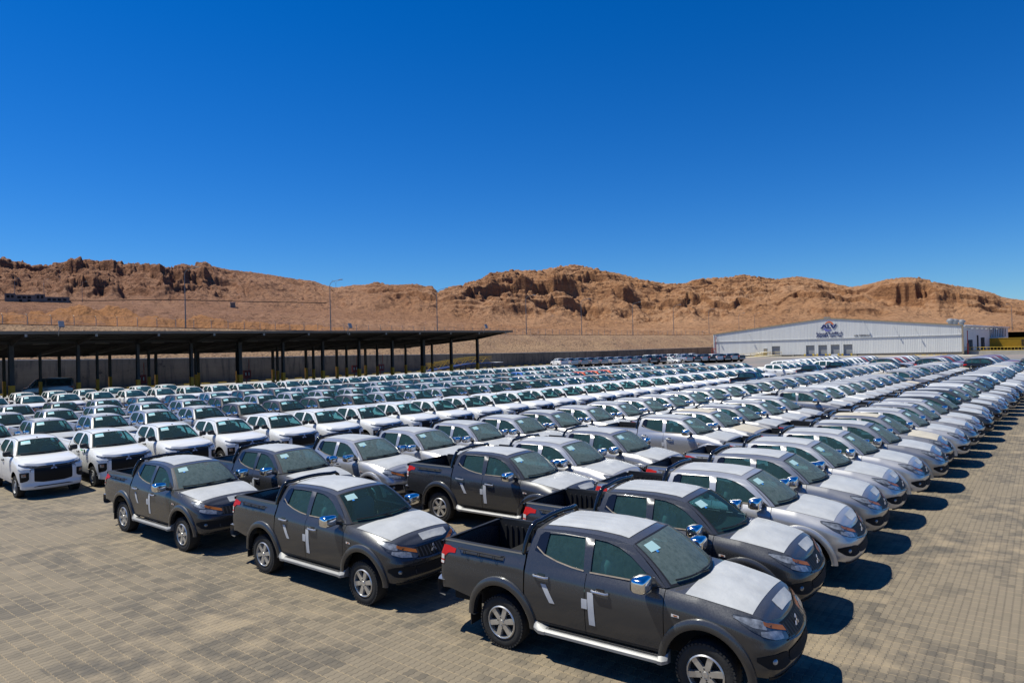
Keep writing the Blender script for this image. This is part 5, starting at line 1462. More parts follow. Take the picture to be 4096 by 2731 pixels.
link("lattice_side", rl.mesh("lattice_side"), rr_)
lg = MB()
for x in (LR * .55, LR * .95):
    for y in (.2, 2.0): lg.box((x, y, zt_(x) / 2), (.16, .16, zt_(x)), "steel_dark")
lg.box((LR * .98 + .9, 1.1, 1.36), (2.4, 2.2, .08), "sign_white"); link("leg", lg.mesh("leg", angle=0), rr_)

# ---------------------------------------------------------------- warehouse
W0 = np.array([55.91, 189.23]); W1 = np.array([99.8, 151.05]); WA = (W1 - W0) / np.linalg.norm(W1 - W0); WL = 59.09; WK = float(np.linalg.norm(W1 - W0)) / WL; WB = np.array([-WA[1], WA[0]])
wa = math.atan2(WA[1], WA[0])
wh = link("warehouse", None, None, (W0[0], W0[1], 0), wa)
wh.scale = (WK, 1, 1)
tag(wh, "wide pale corrugated metal warehouse with low gable, dock doors and company lettering", "warehouse")
DEP = 92.0
p = NT("siding"); tc = p.n("ShaderNodeTexCoord"); sx = p.n("ShaderNodeSeparateXYZ"); p.l(tc.outputs["Object"], sx.inputs[0])
fl_ = p.math('FLOOR', p.math('DIVIDE', p.math('ADD', sx.outputs[0], p.math('MULTIPLY', sx.outputs[1], 1.0)), .36)); wnn = p.n("ShaderNodeTexWhiteNoise", noise_dimensions='1D'); p.l(fl_, wnn.inputs["W"])
mp = p.n("ShaderNodeMapping"); mp.inputs["Scale"].default_value = (1.4, 1.4, .10); p.l(tc.outputs["Object"], mp.inputs[0]); st = p.noise(mp.outputs[0], 1.0, 5)
c1 = p.mix(p.ramp(wnn.outputs["Value"], 0, 1, 0, .75), (0.64, 0.64, 0.62), (0.58, 0.58, 0.57)); p.l(p.mix(p.ramp(st, .45, .7, 0, .35), c1, (0.50, 0.50, 0.48)), p.b.inputs["Base Color"]); p.b.inputs["Roughness"].default_value = .5
mat("wh_trim", (0.62, 0.62, 0.60), .5); mat("wh_trim_tan", (0.28, 0.22, 0.14), .6); mat("wh_plinth", (0.19, 0.17, 0.14), .85, noise=.1, nscale=.5); mat("roller", (0.27, 0.275, 0.28), .5, .2); mat("door_tan", (0.27, 0.235, 0.17), .6)
mat("navy", (0.012, 0.022, 0.12), .5); mat("swoosh_orange", (0.62, 0.15, 0.05), .5); mat("swoosh_violet", (0.13, 0.13, 0.42), .5); mat("sign_dark", (0.03, 0.03, 0.05), .5)
mat("dock_blue", (0.012, 0.045, 0.16), .5); mat("bollard_yellow", (0.58, 0.40, 0.02), .5); mat("pipe_red", (0.30, 0.035, 0.03), .5); mat("rubber", (0.015, 0.015, 0.015), .8); mat("dock_floor_white", (.6, .62, .66), .5)
RIDGE = 30.5
def gz(a): return 6.30 + (9.38 - 6.30) * (a / RIDGE) if a < RIDGE else 9.38 - (9.38 - 6.52) * ((a - RIDGE) / (WL - RIDGE))
SEAM = lambda a: 4.28 + .19 * a / WL
doors = [(16.15, 18.45, 2.78), (24.9, 27.15, 2.82), (27.93, 30.17, 2.84), (30.92, 33.14, 2.88), (33.88, 36.11, 2.87)]
low, upp = MB(), MB()
edges = sorted(set([0, WL] + [x for d in doors for x in d[:2]]))
def ribs(a0, a1, zb_, zt_, mb, b=0.0, pitch=.36):
    n = max(1, round((a1 - a0) / pitch)); q = (a1 - a0) / n; pts = []
    for i in range(n):
        s0 = a0 + i * q; pts += [(s0, 0), (s0 + q * .62, 0), (s0 + q * .70, -.03), (s0 + q * .92, -.03)]
    pts.append((a1, 0))
    mb.grid([[(a, b + o, zb_(a)), (a, b + o, zt_(a))] for a, o in pts], "siding", False)
for i in range(len(edges) - 1):
    a0, a1 = edges[i], edges[i + 1]; dz = [d[2] for d in doors if abs(d[0] - a0) < .01]
    ribs(a0, a1, (lambda a, z=dz[0]: z) if dz else (lambda a: .30 + .33 * a / WL), lambda a: SEAM(a) - .04, low)
ribs(0, RIDGE, lambda a: SEAM(a) + .06, lambda a: gz(a) - .04, upp, -.05); ribs(RIDGE, WL, lambda a: SEAM(a) + .06, lambda a: gz(a) - .04, upp, -.05)
link("gable_wall", low.join(upp).mesh("gable_wall", angle=0), wh)
tr_ = MB()
for (a, b) in ((0, RIDGE), (RIDGE, WL)): tr_.bar((a, -.12, gz(a + 1e-6) + .02), (b, -.12, gz(b - 1e-6) + .02), .22, .24, "wh_trim_tan")
tr_.bar((.0, -.12, SEAM(0)), (WL, -.12, SEAM(WL)), .14, .12, "wh_trim"); tr_.box((.08, -.1, 3.3), (.22, .16, 6.2), "wh_trim"); tr_.box((WL - .06, -.1, 3.4), (.30, .20, 6.3), "wh_trim_tan")
link("trim", tr_.mesh("trim", angle=0), wh)
pl_ = MB(); pl_.box((WL / 2, .12, .16), (WL, .12, .66), "wh_plinth"); pl_.box((30.5, -.35, .10), (13.2, .7, .70), "wh_plinth"); pl_.box((19.9, -.4, .10), (4.4, .8, .68), "wh_plinth"); pl_.box((19.9, -.82, .12), (3.6, .06, .28), "rubber")
link("plinth", pl_.mesh("plinth", angle=0), wh)
for i, (a0, a1, zt) in enumerate(doors):
    d = MB(); n = 16; z0 = .42
    d.grid([[(a, .32 + (.02 if j % 2 else 0), z0 + (zt - z0) * j / n) for j in range(n + 1)] for a in (a0, a1)], "roller", False)
    d.box((a0 + .03, .16, (zt + z0) / 2), (.08, .36, zt - z0), "wh_trim"); d.box((a1 - .03, .16, (zt + z0) / 2), (.08, .36, zt - z0), "wh_trim"); d.box(((a0 + a1) / 2, .16, zt - .02), (a1 - a0 - .2, .36, .1), "wh_trim")
    ds = link("roller_door", d.mesh("roller_door", angle=0), wh)
    if i:
        l_ = MB(); c = (a0 + a1) / 2
        l_.box((c, -.78, .30), (1.55, .14, .32), "dock_floor_white" if i == 3 else "dock_blue"); l_.box((c, -.76, -.0), (1.5, .12, .28), "rubber")
        for dx in (-.6, 0, .6): l_.box((c + dx, -.86, .14), (.10, .04, .05), "sign_white")
        link("dock_leveller", l_.mesh("dock_leveller", angle=0), wh)
        for sg, lb in ((-1, "left"), (1, "right")):
            bl = MB(); ac = c + sg * 1.03
            ring = [(ac + .16 * math.cos(q), -1.05, .42 + .16 * math.sin(q)) for q in np.linspace(0, 2 * math.pi, 14)]
            bl.tube(ring, .075, "bollard_yellow", 6, cap=False); bl.box((ac + sg * .02, -.95, .05), (.16, .18, .62), "bollard_yellow")
            wp_ = W0 + WA * 0
            o = link("dock_bumper_guard", bl.mesh("dock_bumper_guard"), None, (W0[0], W0[1], 0), wa)
            o.scale = (WK, 1, 1); tag(o, "yellow ring-topped wheel guard %s of the %s dock door" % (lb, ("first", "second", "third", "fourth")[i - 1]), "wheel guard", "yellow wheel guards at the dock doors")
sd_ = MB(); sd_.box((14.5, -.02, 1.27), (.9, .1, 1.72), "door_tan"); sd_.box((14.5, -.06, 2.16), (1.1, .1, .08), "wh_trim"); link("side_door", sd_.mesh("side_door", angle=0), wh)
# right-hand long wall (in shade), its doors, roof
lw = MB()
n = int(DEP / .5)
lw.grid([[(WL + .01 + (.05 if i % 2 else 0), DEP * i / n, z) for z in (.65, 6.42)] for i in range(n + 1)], "siding", False)
lw.grid([[(-.01, DEP * i / 8, z) for z in (.0, 6.28)] for i in range(9)], "siding", False)
lw.add([(0, DEP, 0), (WL, DEP, 0), (WL, DEP, 6.4), (RIDGE, DEP, 9.3), (0, DEP, 6.28)], [(0, 1, 2, 3, 4)], "siding", False)
link("side_wall", lw.mesh("side_wall", angle=0), wh)
pb = MB(); pb.box((WL + .04, DEP / 2, .30), (.16, DEP, .7), "wh_plinth"); link("side_plinth", pb.mesh("side_plinth", angle=0), wh)
rf = MB(); rf.grid([[(a, b, gz(min(max(a, 0), WL)) + .06) for b in (-.2, DEP + .2)] for a in (-.25, RIDGE)], "wh_trim", False); rf.grid([[(a, b, gz(min(max(a, 0), WL - .01)) + .06) for b in (-.2, DEP + .2)] for a in (RIDGE, WL + .35)], "wh_trim", False)
link("roof", rf.mesh("roof", angle=0), wh)
gt = MB(); gt.box((WL + .28, DEP / 2, 6.40), (.36, DEP + .3, .34), "wh_trim"); link("gutter", gt.mesh("gutter", angle=0), wh)
for b, z1, w in ((7, 3.2, 1.6), (9.6, 3.2, 1.6), (12.2, 3.2, 1.6), (22, 4.2, 2.2), (28.5, 3.6, 1.6), (31, 3.6, 1.6), (33.4, 3.6, 1.4)):
    d = MB(); d.box((WL + .09, b, z1 / 2 + .2), (.08, w, z1 - .4), "void"); link("side_door", d.mesh("side_door", angle=0), wh)
dk = MB()
for b in np.arange(46, 88, 4.2): dk.box((WL + .10, b, 4.8), (.10, .5, 2.6), "rubber")
link("wall_louvre", dk.mesh("wall_louvre", angle=0), wh)
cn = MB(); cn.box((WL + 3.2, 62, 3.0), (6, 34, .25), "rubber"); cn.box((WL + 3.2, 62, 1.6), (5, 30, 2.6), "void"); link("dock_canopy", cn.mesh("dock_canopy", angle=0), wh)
for a, b in ((57.5, 10), (57.3, 18), (57.5, 26.5)):
    v = MB(); v.lathe([(.0, 1.35), (.5, 1.25), (.85, .95), (.85, .55), (.55, .45), (.55, -.3)], "galv", 14, c=(a - 2.2, b, gz(a - 2.2) + .1)); link("roof_ventilator", v.mesh("roof_ventilator"), wh)
v = MB(); v.box((RIDGE - .5, 1.0, 9.55), (1.2, 1.2, .3), "galv"); link("ridge_vent", v.mesh("ridge_vent", angle=0), wh)
for a, z in ((1.05, 5.95), (10.35, 6.0), (38.9, 8.0), (45.3, 6.85), (49.8, 6.1), (58.3, 5.7)):
    w_ = MB(); w_.tube([(a, 0, z - .1), (a, -.9, z)], .04, "galv", 5); w_.box((a, -1.0, z - .02), (.26, .34, .16), "wh_trim"); link("wall_lamp", w_.mesh("wall_lamp", angle=0), wh)
for b in (6, 14, 22, 30, 40, 52):
    w_ = MB(); w_.tube([(WL, b, 5.6), (WL + .9, b, 5.8)], .05, "wh_trim", 5); w_.box((WL + 1.0, b, 5.8), (.5, .3, .2), "wh_trim"); link("wall_lamp", w_.mesh("wall_lamp", angle=0), wh)
# lettering
def text_mesh(txt, size, mt, depth=.03, width=None):
    cu = bpy.data.curves.new("lettering", 'FONT'); cu.body = txt; cu.size = size; cu.extrude = depth; cu.align_x = 'LEFT'; cu.offset = size * .022
    ob = bpy.data.objects.new("tmp", cu); COL.objects.link(ob)
    dg = bpy.context.evaluated_depsgraph_get(); me = bpy.data.meshes.new_from_object(ob.evaluated_get(dg))
    bpy.data.objects.remove(ob); me.materials.clear(); me.materials.append(MATS[mt])
    xs = [v.co.x for v in me.vertices]
    if width and xs:
        x0, k_ = min(xs), width / (max(xs) - min(xs))
        for v in me.vertices: v.co.x = (v.co.x - x0) * k_
    return me
def wtext(txt, a0, a1, z, size, mt, bold=0.0):
    me = text_mesh(txt, size, mt, width=a1 - a0)
    if bold:
        pass
    o = link("lettering", me, wh, (a0, -.16, z)); o.rotation_euler = (R(90), 0, 0); return o
fp_ = lambda a, z, o: (a, -.12 - o, z)
lg = MB()
def stroke(pts, w, mt, mb):
    for p_, q_ in zip(pts[:-1], pts[1:]):
        p_, q_ = np.array(p_), np.array(q_); d = (q_ - p_) / np.linalg.norm(q_ - p_); nn_ = np.array([-d[1], d[0]]) * w / 2
        mb.prism([tuple(p_ - nn_), tuple(q_ - nn_), tuple(q_ + nn_), tuple(p_ + nn_)], fp_, .07, mt)
lg.prism([(28.7, 6.84), (29.2, 6.84), (29.62, 7.45), (30.02, 6.84), (30.42, 6.84), (29.85, 7.82), (29.38, 7.82)], fp_, .08, "navy")
lg.prism([(30.34, 7.84), (30.34, 6.86), (31.22, 6.86), (31.10, 7.10), (30.66, 7.10), (30.66, 7.84)], fp_, .08, "navy")
lg.prism([(30.98, 7.82), (31.42, 7.82), (31.78, 7.18), (32.18, 7.86), (32.62, 7.86), (31.98, 6.86), (31.58, 6.86)], fp_, .08, "navy")
link("lettering", lg.mesh("lettering", angle=0), wh)
def swoosh(c, r, a0, a1, w, mt, sq=1.0):
    A_ = np.linspace(R(a0), R(a1), 16); o_, i_ = [], []
    for k_, q in enumerate(A_):
        f = k_ / 15; ww = w * (.25 + 1.2 * math.sin(math.pi * min(1, f * .62 + .38)) ** 1.0) * .5
        o_.append((c[0] + (r + ww) * math.cos(q), c[1] + (r + ww) * math.sin(q) * sq)); i_.append((c[0] + (r - ww) * math.cos(q), c[1] + (r - ww) * math.sin(q) * sq))
    mb = MB(); mb.prism(o_ + i_[::-1], lambda a, z, o: (a, -.10 - o, z), .05, mt); return mb
link("logo_swoosh", swoosh((30.75, 7.4), 1.02, 22, 160, .26, "swoosh_orange", 1.02).mesh("logo_swoosh", angle=0), wh)
link("logo_swoosh", swoosh((30.55, 7.35), 1.05, 208, 315, .26, "swoosh_violet", 1.0).mesh("logo_swoosh", angle=0), wh)
AR = "\uFEEA\uFEB4\uFEDF"
wtext("AQABA", 27.6, 30.65, 4.74, .74, "navy"); wtext("Logistics Village", 30.85, 33.85, 4.78, .46, "navy"); wtext("APM TERMINALS", 36.5, 40.2, 4.72, .46, "sign_dark")
# Arabic line of the sign, drawn letter by letter as strokes along a base line
ar = MB(); zb0 = 5.45
def ST(pts, w=.10): stroke([(27.62 + x * 1.0, zb0 + y) for x, y in pts], w, "navy", ar)
def DOT(x, y): ar.prism([(27.62 + x - .05, zb0 + y - .05), (27.62 + x + .05, zb0 + y - .05), (27.62 + x + .05, zb0 + y + .05), (27.62 + x - .05, zb0 + y + .05)], fp_, .07, "navy")
# right word: shin-ra-kaf-ta
ST([(6.2, .32), (6.2, .05), (6.0, .05), (6.0, .22), (6.0, .05), (5.8, .05), (5.8, .22), (5.8, .05), (5.62, .05)]); DOT(6.0, .42); DOT(5.92, .52); DOT(6.08, .52)
ST([(5.62, .2), (5.55, .0), (5.42, -.12)]); ST([(5.3, .05), (5.05, .05), (5.05, .28), (5.3, .40)]); ST([(5.05, .05), (4.9, .05), (4.9, .22), (5.02, .3)]); DOT(4.92, .45); DOT(5.04, .45)
# middle word: al-aqaba
ST([(4.75, .0), (4.75, .55)], .12); ST([(4.58, .55), (4.58, .04), (4.35, .04), (4.35, .26), (4.5, .26)], .12); ST([(4.35, .04), (3.9, .04), (3.9, .30), (4.08, .30), (4.08, .04)], .12); DOT(3.94, .48); DOT(4.06, .48)
ST([(3.9, .04), (3.55, .04), (3.55, .25)], .12); DOT(3.55, -.12); ST([(3.55, .04), (3.15, .04), (3.0, .2), (3.1, .38), (3.2, .2), (3.15, .04)], .12); DOT(3.02, .55); DOT(3.16, .55)
# left word: al-lojistiya
ST([(2.65, .0), (2.65, .42)]); ST([(2.52, .42), (2.52, .05), (2.38, .05)]); ST([(2.38, .42), (2.38, .05), (2.25, .05)]); ST([(2.2, .05), (2.2, .2), (2.08, .2), (2.08, .05), (2.2, .0), (2.02, -.14)])
ST([(1.95, .22), (1.7, .16), (1.6, .05), (1.85, .05)]); DOT(1.75, -.08); ST([(1.6, .05), (1.42, .05), (1.42, .2), (1.42, .05), (1.28, .05), (1.28, .2), (1.28, .05), (1.12, .05), (1.12, .2)])
ST([(1.12, .05), (.85, .05), (.85, .22)]); DOT(.8, .36); DOT(.92, .36); ST([(.85, .05), (.55, .05), (.55, .2)]); DOT(.5, -.1); DOT(.62, -.1); ST([(.55, .05), (.2, .05), (.1, .18), (.18, .32), (.28, .18), (.2, .05)]); DOT(.12, .46); DOT(.25, .46)
link("lettering", ar.mesh("lettering", angle=0), wh)
# access ramp, rails, pipes, kerb blocks
mat("ramp_concrete", (0.46, 0.40, 0.28), .8, noise=.08, nscale=1)
rp = link("access_ramp", None, None, (W0[0], W0[1], 0), wa); rp.scale = (WK, 1, 1); tag(rp, "sloping concrete access ramp with thin handrails at the warehouse's left door", "ramp")
m1 = MB(); m1.add([(8.8, -5.2, .0), (12.6, -5.2, .0), (19.1, -.9, .45), (16.2, -.9, .45), (19.1, -.9, -.1), (12.6, -5.2, -.1)], [(0, 1, 2, 3), (1, 5, 4, 2)], "ramp_concrete", False); link("slope", m1.mesh("slope", angle=0), rp)
m1 = MB()
for (x0, y0, x1, y1) in ((12.6, -5.2, 19.1, -.9), (8.8, -5.2, 16.2, -.9)):
    for h in (.45, .85): m1.tube([(x0, y0, h - .05), (x1, y1, .45 + h)], .03, "ramp_yellow", 5)
    for f in np.linspace(0, 1, 6): m1.tube([(x0 + (x1 - x0) * f, y0 + (y1 - y0) * f, .45 * f), (x0 + (x1 - x0) * f, y0 + (y1 - y0) * f, .45 * f + .85)], .03, "ramp_yellow", 5)
link("handrail", m1.mesh("handrail"), rp)
stp = link("door_steps", None, None, (W0[0], W0[1], 0), wa); stp.scale = (WK, 1, 1); tag(stp, "yellow painted steps below the tan side door", "steps")
m1 = MB()
for i in range(3): m1.box((13.6 - i * .5, -.9, .34 - i * .12), (2.6 - i * .2, 1.3, .12), "bollard_yellow")
link("tread", m1.mesh("tread", angle=0), stp)
m1 = MB()
for y in (-.3, -1.5):
    m1.tube([(9.4, y, .55), (11.2, y, .62), (14.2, y, 1.25), (15.4, y, 1.25)], .035, "galv", 5)
    for x in (9.4, 10.4, 11.4, 12.6, 14): m1.tube([(x, y, 0), (x, y, .56 if x < 11.3 else .62 + (x - 11.2) * .21)], .03, "galv", 5)
link("handrail", m1.mesh("handrail"), stp)
for (a, b, z1, lb) in ((.8, -.45, 5.5, "red fire riser pipe at the warehouse's left gable corner"), (WL + .75, .6, 5.3, "red fire riser pipe at the warehouse's right gable corner")):
    m1 = MB(); m1.tube([(a, b, 0), (a, b, z1), (a, b + .5, z1)], .09, "pipe_red", 7)
    if a < 5: m1.tube([(a, b, 2.3), (a - 1.1, b, 2.4), (a - 1.2, b, 2.2), (a - 1.2, b, .0)], .10, "pipe_red", 7); m1.tube([(a - .75, b, 2.3), (a - .75, b, 0)], .07, "pipe_red", 6)
    else: m1.tube([(a, b, 0), (a, b, 2.5)], .17, "pipe_red", 8)
    o = link("fire_riser_pipe", m1.mesh("fire_riser_pipe"), None, (W0[0], W0[1], 0), wa); o.scale = (WK, 1, 1)
    tag(o, lb, "fire pipe", "fire risers of the warehouse")
m1 = MB()
for i in range(12): m1.box((1.2 + i * 1.35 if i < 6 else 40 + i * 1.35, -1.6, .08), (.9, .3, .2), "kerb_yellow")
o = link("warehouse_kerb", m1.mesh("warehouse_kerb", angle=0), None, (W0[0], W0[1], 0), wa); o["kind"] = "structure"
Tw = lambda a, b: (W0[0] + WA[0] * a * WK + WB[0] * b, W0[1] + WA[1] * a * WK + WB[1] * b)
sheet("apron", [Tw(-2, -.2), Tw(6, -6.5), Tw(62, -12), Tw(62, -.2)], 0.003, "apron_concrete")
# ---- loading yard at the right edge: low dock wall with yellow rail, container lorry
yd = link("dock_wall", None, None, (101, 152.5, 0), R(-47)); tag(yd, "low concrete yard wall below the yellow railing at the right edge", "wall")
m1 = MB(); m1.box((16, 0, .38), (38, .4, .82), "apron_concrete"); m1.box((16, 3.2, .36), (38, 6, .70), "apron_concrete"); link("wall_block", m1.mesh("wall_block", angle=0), yd)
yr = link("yard_railing", None, None, (101, 152.5, .79), R(-47)); tag(yr, "yellow steel railing on the low yard wall before the container", "railing")
m1 = MB()
for h in (.08, .78): m1.box((16, -.1, h), (38, .12, .12), "ramp_yellow")
link("rail", m1.mesh("rail", angle=0), yr)
m1 = MB(); m1.box((0, 0, 0), (.07, .07, .7), "ramp_yellow"); pme2 = m1.mesh("baluster", angle=0)
for x in np.arange(-2.6, 35, .62): link("baluster", pme2, yr, (x, -.1, .42))
mat("container_yellow", (0.42, 0.27, 0.012), .55, noise=.12, nscale=1); mat("lorry_red", (0.25, 0.02, 0.02), .5)
ct = link("shipping_container", None, None, (128.5, 185.5, .72), R(-42)); tag(ct, "yellow corrugated shipping container on a lorry behind the yellow railing", "container")
m1 = MB(); L_ = 12.2; n = 80; pts = []
for i in range(n):
    x = L_ * i / n; q = L_ / n; pts += [(x, 0), (x + q * .4, 0), (x + q * .5, .06), (x + q * .9, .06)]
m1.grid([[(x, y, .1), (x, y, 2.5)] for x, y in pts], "container_yellow", False)
m1.box((L_ / 2, -.02, 2.52), (L_, .1, .12), "container_yellow"); m1.box((L_ / 2, -.02, .06), (L_, .1, .14), "container_yellow"); m1.box((.05, 1.22, 1.28), (.1, 2.4, 2.5), "container_yellow"); m1.box((L_ - .05, 1.22, 1.28), (.1, 2.4, 2.5), "container_yellow"); m1.box((L_ / 2, 1.25, 2.5), (L_ - .2, 2.3, .06), "container_yellow")
link("container_body", m1.mesh("container_body", angle=0), ct)
for tx, z_, sz in (("m", 1.35, 1.5), ("SC", .25, 1.35)):
    me = text_mesh(tx, sz, "rubber"); o = link("lettering", me, ct, (7.9, -.09, z_)); o.rotation_euler = (R(90), 0, 0)
lo = link("container_lorry", None, None, (128.5, 185.5, 0), R(-42)); tag(lo, "dark red lorry chassis carrying the yellow container", "lorry")
m1 = MB(); m1.box((5.2, 1.2, .56), (13.6, 1.4, .26), "rubber"); link("chassis", m1.mesh("chassis", angle=0), lo)
m1 = MB(); m1.box((-1.5, 1.2, 1.65), (2.0, 2.3, 2.2), "lorry_red", taper=.93); link("cab", m1.mesh("cab", angle=0), lo)
m1 = MB(); m1.box((-2.55, 1.2, 2.1), (.06, 1.9, .8), "glass_far"); m1.box((-1.7, .02, 2.1), (.8, .06, .7), "glass_far"); link("window", m1.mesh("window", angle=0), lo)
for x in (-1.6, 8.5, 9.7, 10.9):
    m1 = MB(); m1.join(tyre(.46, .27, .3), (x, .15, .45)); m1.join(rim_steel(), (x, .05, .45)); link("wheel", m1.mesh("wheel"), lo)
# ---------------------------------------------------------------- vehicles in their rows
SP_A = pickup('A'); SP_B = pickup('B'); SP_C = pickup('C')
SP_F = [s for s in SP_A if s.name not in ("roof_film", "bonnet_film", "tape_strip", "paper_sticker", "cargo_rail", "sports_bar")]
SP_SUV = closed_car('suv'); SP_SAL = closed_car('saloon'); SP_VAN = closed_car('van')
PNT = {"graphite": "paint_graphite", "steel": "paint_steel", "silver": "paint_silver", "brown": "paint_brown", "white": "paint_white", "black": "paint_black", "red": "paint_red", "orange": "paint_orange", "blue": "paint_blue"}
WORD = {"graphite": "dark grey", "steel": "grey", "silver": "silver", "brown": "dark grey", "white": "white", "black": "black", "red": "red", "orange": "orange", "blue": "blue"}
ORD = ["first", "second", "third", "fourth", "fifth", "sixth", "seventh", "eighth", "ninth", "tenth", "eleventh", "twelfth", "thirteenth", "fourteenth", "fifteenth", "sixteenth", "seventeenth", "eighteenth", "nineteenth", "twentieth"]
TENS = {20: "twenty", 30: "thirty"}
def ordw(n):
    if n <= 20: return ORD[n - 1]
    t, u = divmod(n, 10)
    return (("twentieth", "thirtieth")[t - 2]) if u == 0 else TENS[t * 10] + "-" + ORD[u - 1]
def remap_for(kind, colour, lod, clean=False, film="film_grey"):
    m = {"paint_graphite": PNT[colour]}
    if film != "film_grey": m["film_grey"] = film
    if kind in ('B',): m["mirror_shell"] = "black_plastic"
    if clean: m["glass_dust"] = "glass_clean"
    if lod == 2:
        m.update({"glass_dust": "glass_far_dust", "glass_side": "glass_far", "glass_b": "glass_far", "glass_clean": "glass_far"})
    if kind == 'C': m["glass_b"] = "glass_far" if lod == 2 else "glass_b"
    return m
SPECS = {'A': SP_A, 'B': SP_B, 'C': SP_C, 'F': SP_F, 'S': SP_SUV}
NCAR = [0]
def put(kind, row, col, yaw, colour, n, rowname, endname, group, clean=False, film="film_grey", extra=None, xy=None, name="pickup_truck", cat="pickup truck", noun="pickup", near=20, mid=47):
    x, y = xy if xy else rc(row, col)
    d = math.hypot(x, y)
    lod = 0 if d < near else (1 if d < mid else 2)
    label = extra or "%s %s, %s from the %s of the %s" % (WORD[colour], noun, ordw(n), endname, rowname)
    o = place(kind, SPECS[kind], x, y, R(yaw), remap_for(kind, colour, lod, clean, film), lod, name, label, cat, group)
    if kind == 'B': o.scale = (1, 1, .968)
    NCAR[0] += 1
    return o
def jit(a): return random.uniform(-a, a)
# rightmost row
colsA1 = ["graphite", "graphite", "silver", "steel", "silver", "silver", "steel", "steel", "silver", "steel", "silver", "graphite", "silver"]
g = "film-wrapped pickups of the right-hand block"
random.seed(5)
rows = [10.83, 13.15, 15.49, 17.73, 20.05, 22.4, 24.8] + [27.0 + 2.23 * i for i in range(23)]
put('A', 0, 0, -34.9, "graphite", 1, "", "", g, xy=(0.24, 10.61), extra="dark grey pickup nearest the camera, its front wheel cut by the frame")
for i, r_ in enumerate(rows):
    c = colsA1[i + 1] if i + 1 < len(colsA1) else random.choice(["silver", "silver", "steel", "silver", "graphite", "white"])
    put('A', r_, -7.25 + jit(.12), -36 + jit(1.1), c, i + 2, "rightmost row", "near end", g, clean=(i in (0,)) or random.random() < .08, film="film_cream" if random.random() < .06 and i > 3 else "film_grey")
# second row
spec2 = [(7.9, "graphite", True), (12.65, "graphite", False), (14.79, "silver", False), (17.26, "steel", False), (21.67, "silver", False), (23.95, "silver", False), (26.14, "steel", False), (28.52, "silver", False), (30.8, "silver", False), (35.28, "steel", False)] + \
        [(37.55 + 2.24 * i, None, False) for i in range(8)] + [(57.9, "steel", False), (60.1, None, False), (62.2, None, False), (66.2, "steel", False), (68.4, None, False), (70.6, None, False), (72.8, None, False), (75.0, None, False), (77.2, None, False)]
for i, (r_, c, cl) in enumerate(spec2):
    c = c or random.choice(["silver", "silver", "silver", "steel", "white"])
    ex = None
    if i == 0: ex = "dark grey pickup with half-clean windscreen, in the middle of the foreground"
    put('A', r_, -12.66, -37.7 if i == 0 else -36.8 + jit(1.1), c, i + 1, "second row from the right", "near end", g, clean=cl, extra=ex, film="film_cream" if i == 5 or (i > 8 and random.random() < .12) else "film_grey")
# third row
for i in range(32):
    r_ = [7.47, 9.92, 12.34, 14.58, 16.8, 19.03][i] if i < 6 else 21.15 + 2.235 * (i - 6)
    if r_ > 77.5: break
    c = ["graphite", "graphite", "silver", "silver", "silver", "silver", "steel", "silver"][i] if i < 8 else random.choice(["silver", "silver", "steel", "silver", "white"])
    cl_ = float(np.interp(r_, [7.5, 9.9, 14.6, 25, 77], [-18.55, -18.3, -18.1, -17.65, -17.55]))
    ex = "dark grey pickup standing leftmost in the foreground group" if i == 0 else None
    put('A', r_, cl_, (-38.6 if i == 0 else -37.6) + jit(1.0), c, i + 1, "third row from the right", "near end", g, clean=(i > 5 and random.random() < .1), extra=ex, film="film_cream" if random.random() < .08 and i > 5 else "film_grey")
# all-white row with black grilles
gB = "white pickups with black grilles"
for i in range(28):
    r_ = 7.1 + 2.135 * i
    cl_ = float(np.interp(r_, [7, 13, 25, 40, 67], [-29.0, -28.6, -27.5, -27.1, -26.7]))
    ex = "white black-grilled pickup at the left frame edge, whole front visible" if i == 0 else ("white black-grilled pickup with a green strip under its mirror" if i == 1 else None)
    o = put('B', r_, cl_, -42 + jit(.6), "white", i + 1, "black-grilled white row", "left end", gB, extra=ex, near=32.5, mid=56)
    if i == 1:
        mb = MB(); mb.tube([(1.98, -.90, 1.22), (2.12, -.91, 1.18), (2.22, -.91, 1.215), (2.36, -.90, 1.235), (2.37, -.90, 1.12)], .022, "green_strip" if "green_strip" in MATS else mat("green_strip", (.02, .25, .06), .6).name, 6, flat=.5); link("green_strip", mb.mesh("green_strip"), o)
for i in range(5):
    put('C', 72.8 + 2.15 * i, -27.1, -40 + jit(.8), "white" if i % 2 == 0 else "silver", i + 1, "short row beside the aisle", "near end", gB, mid=50)
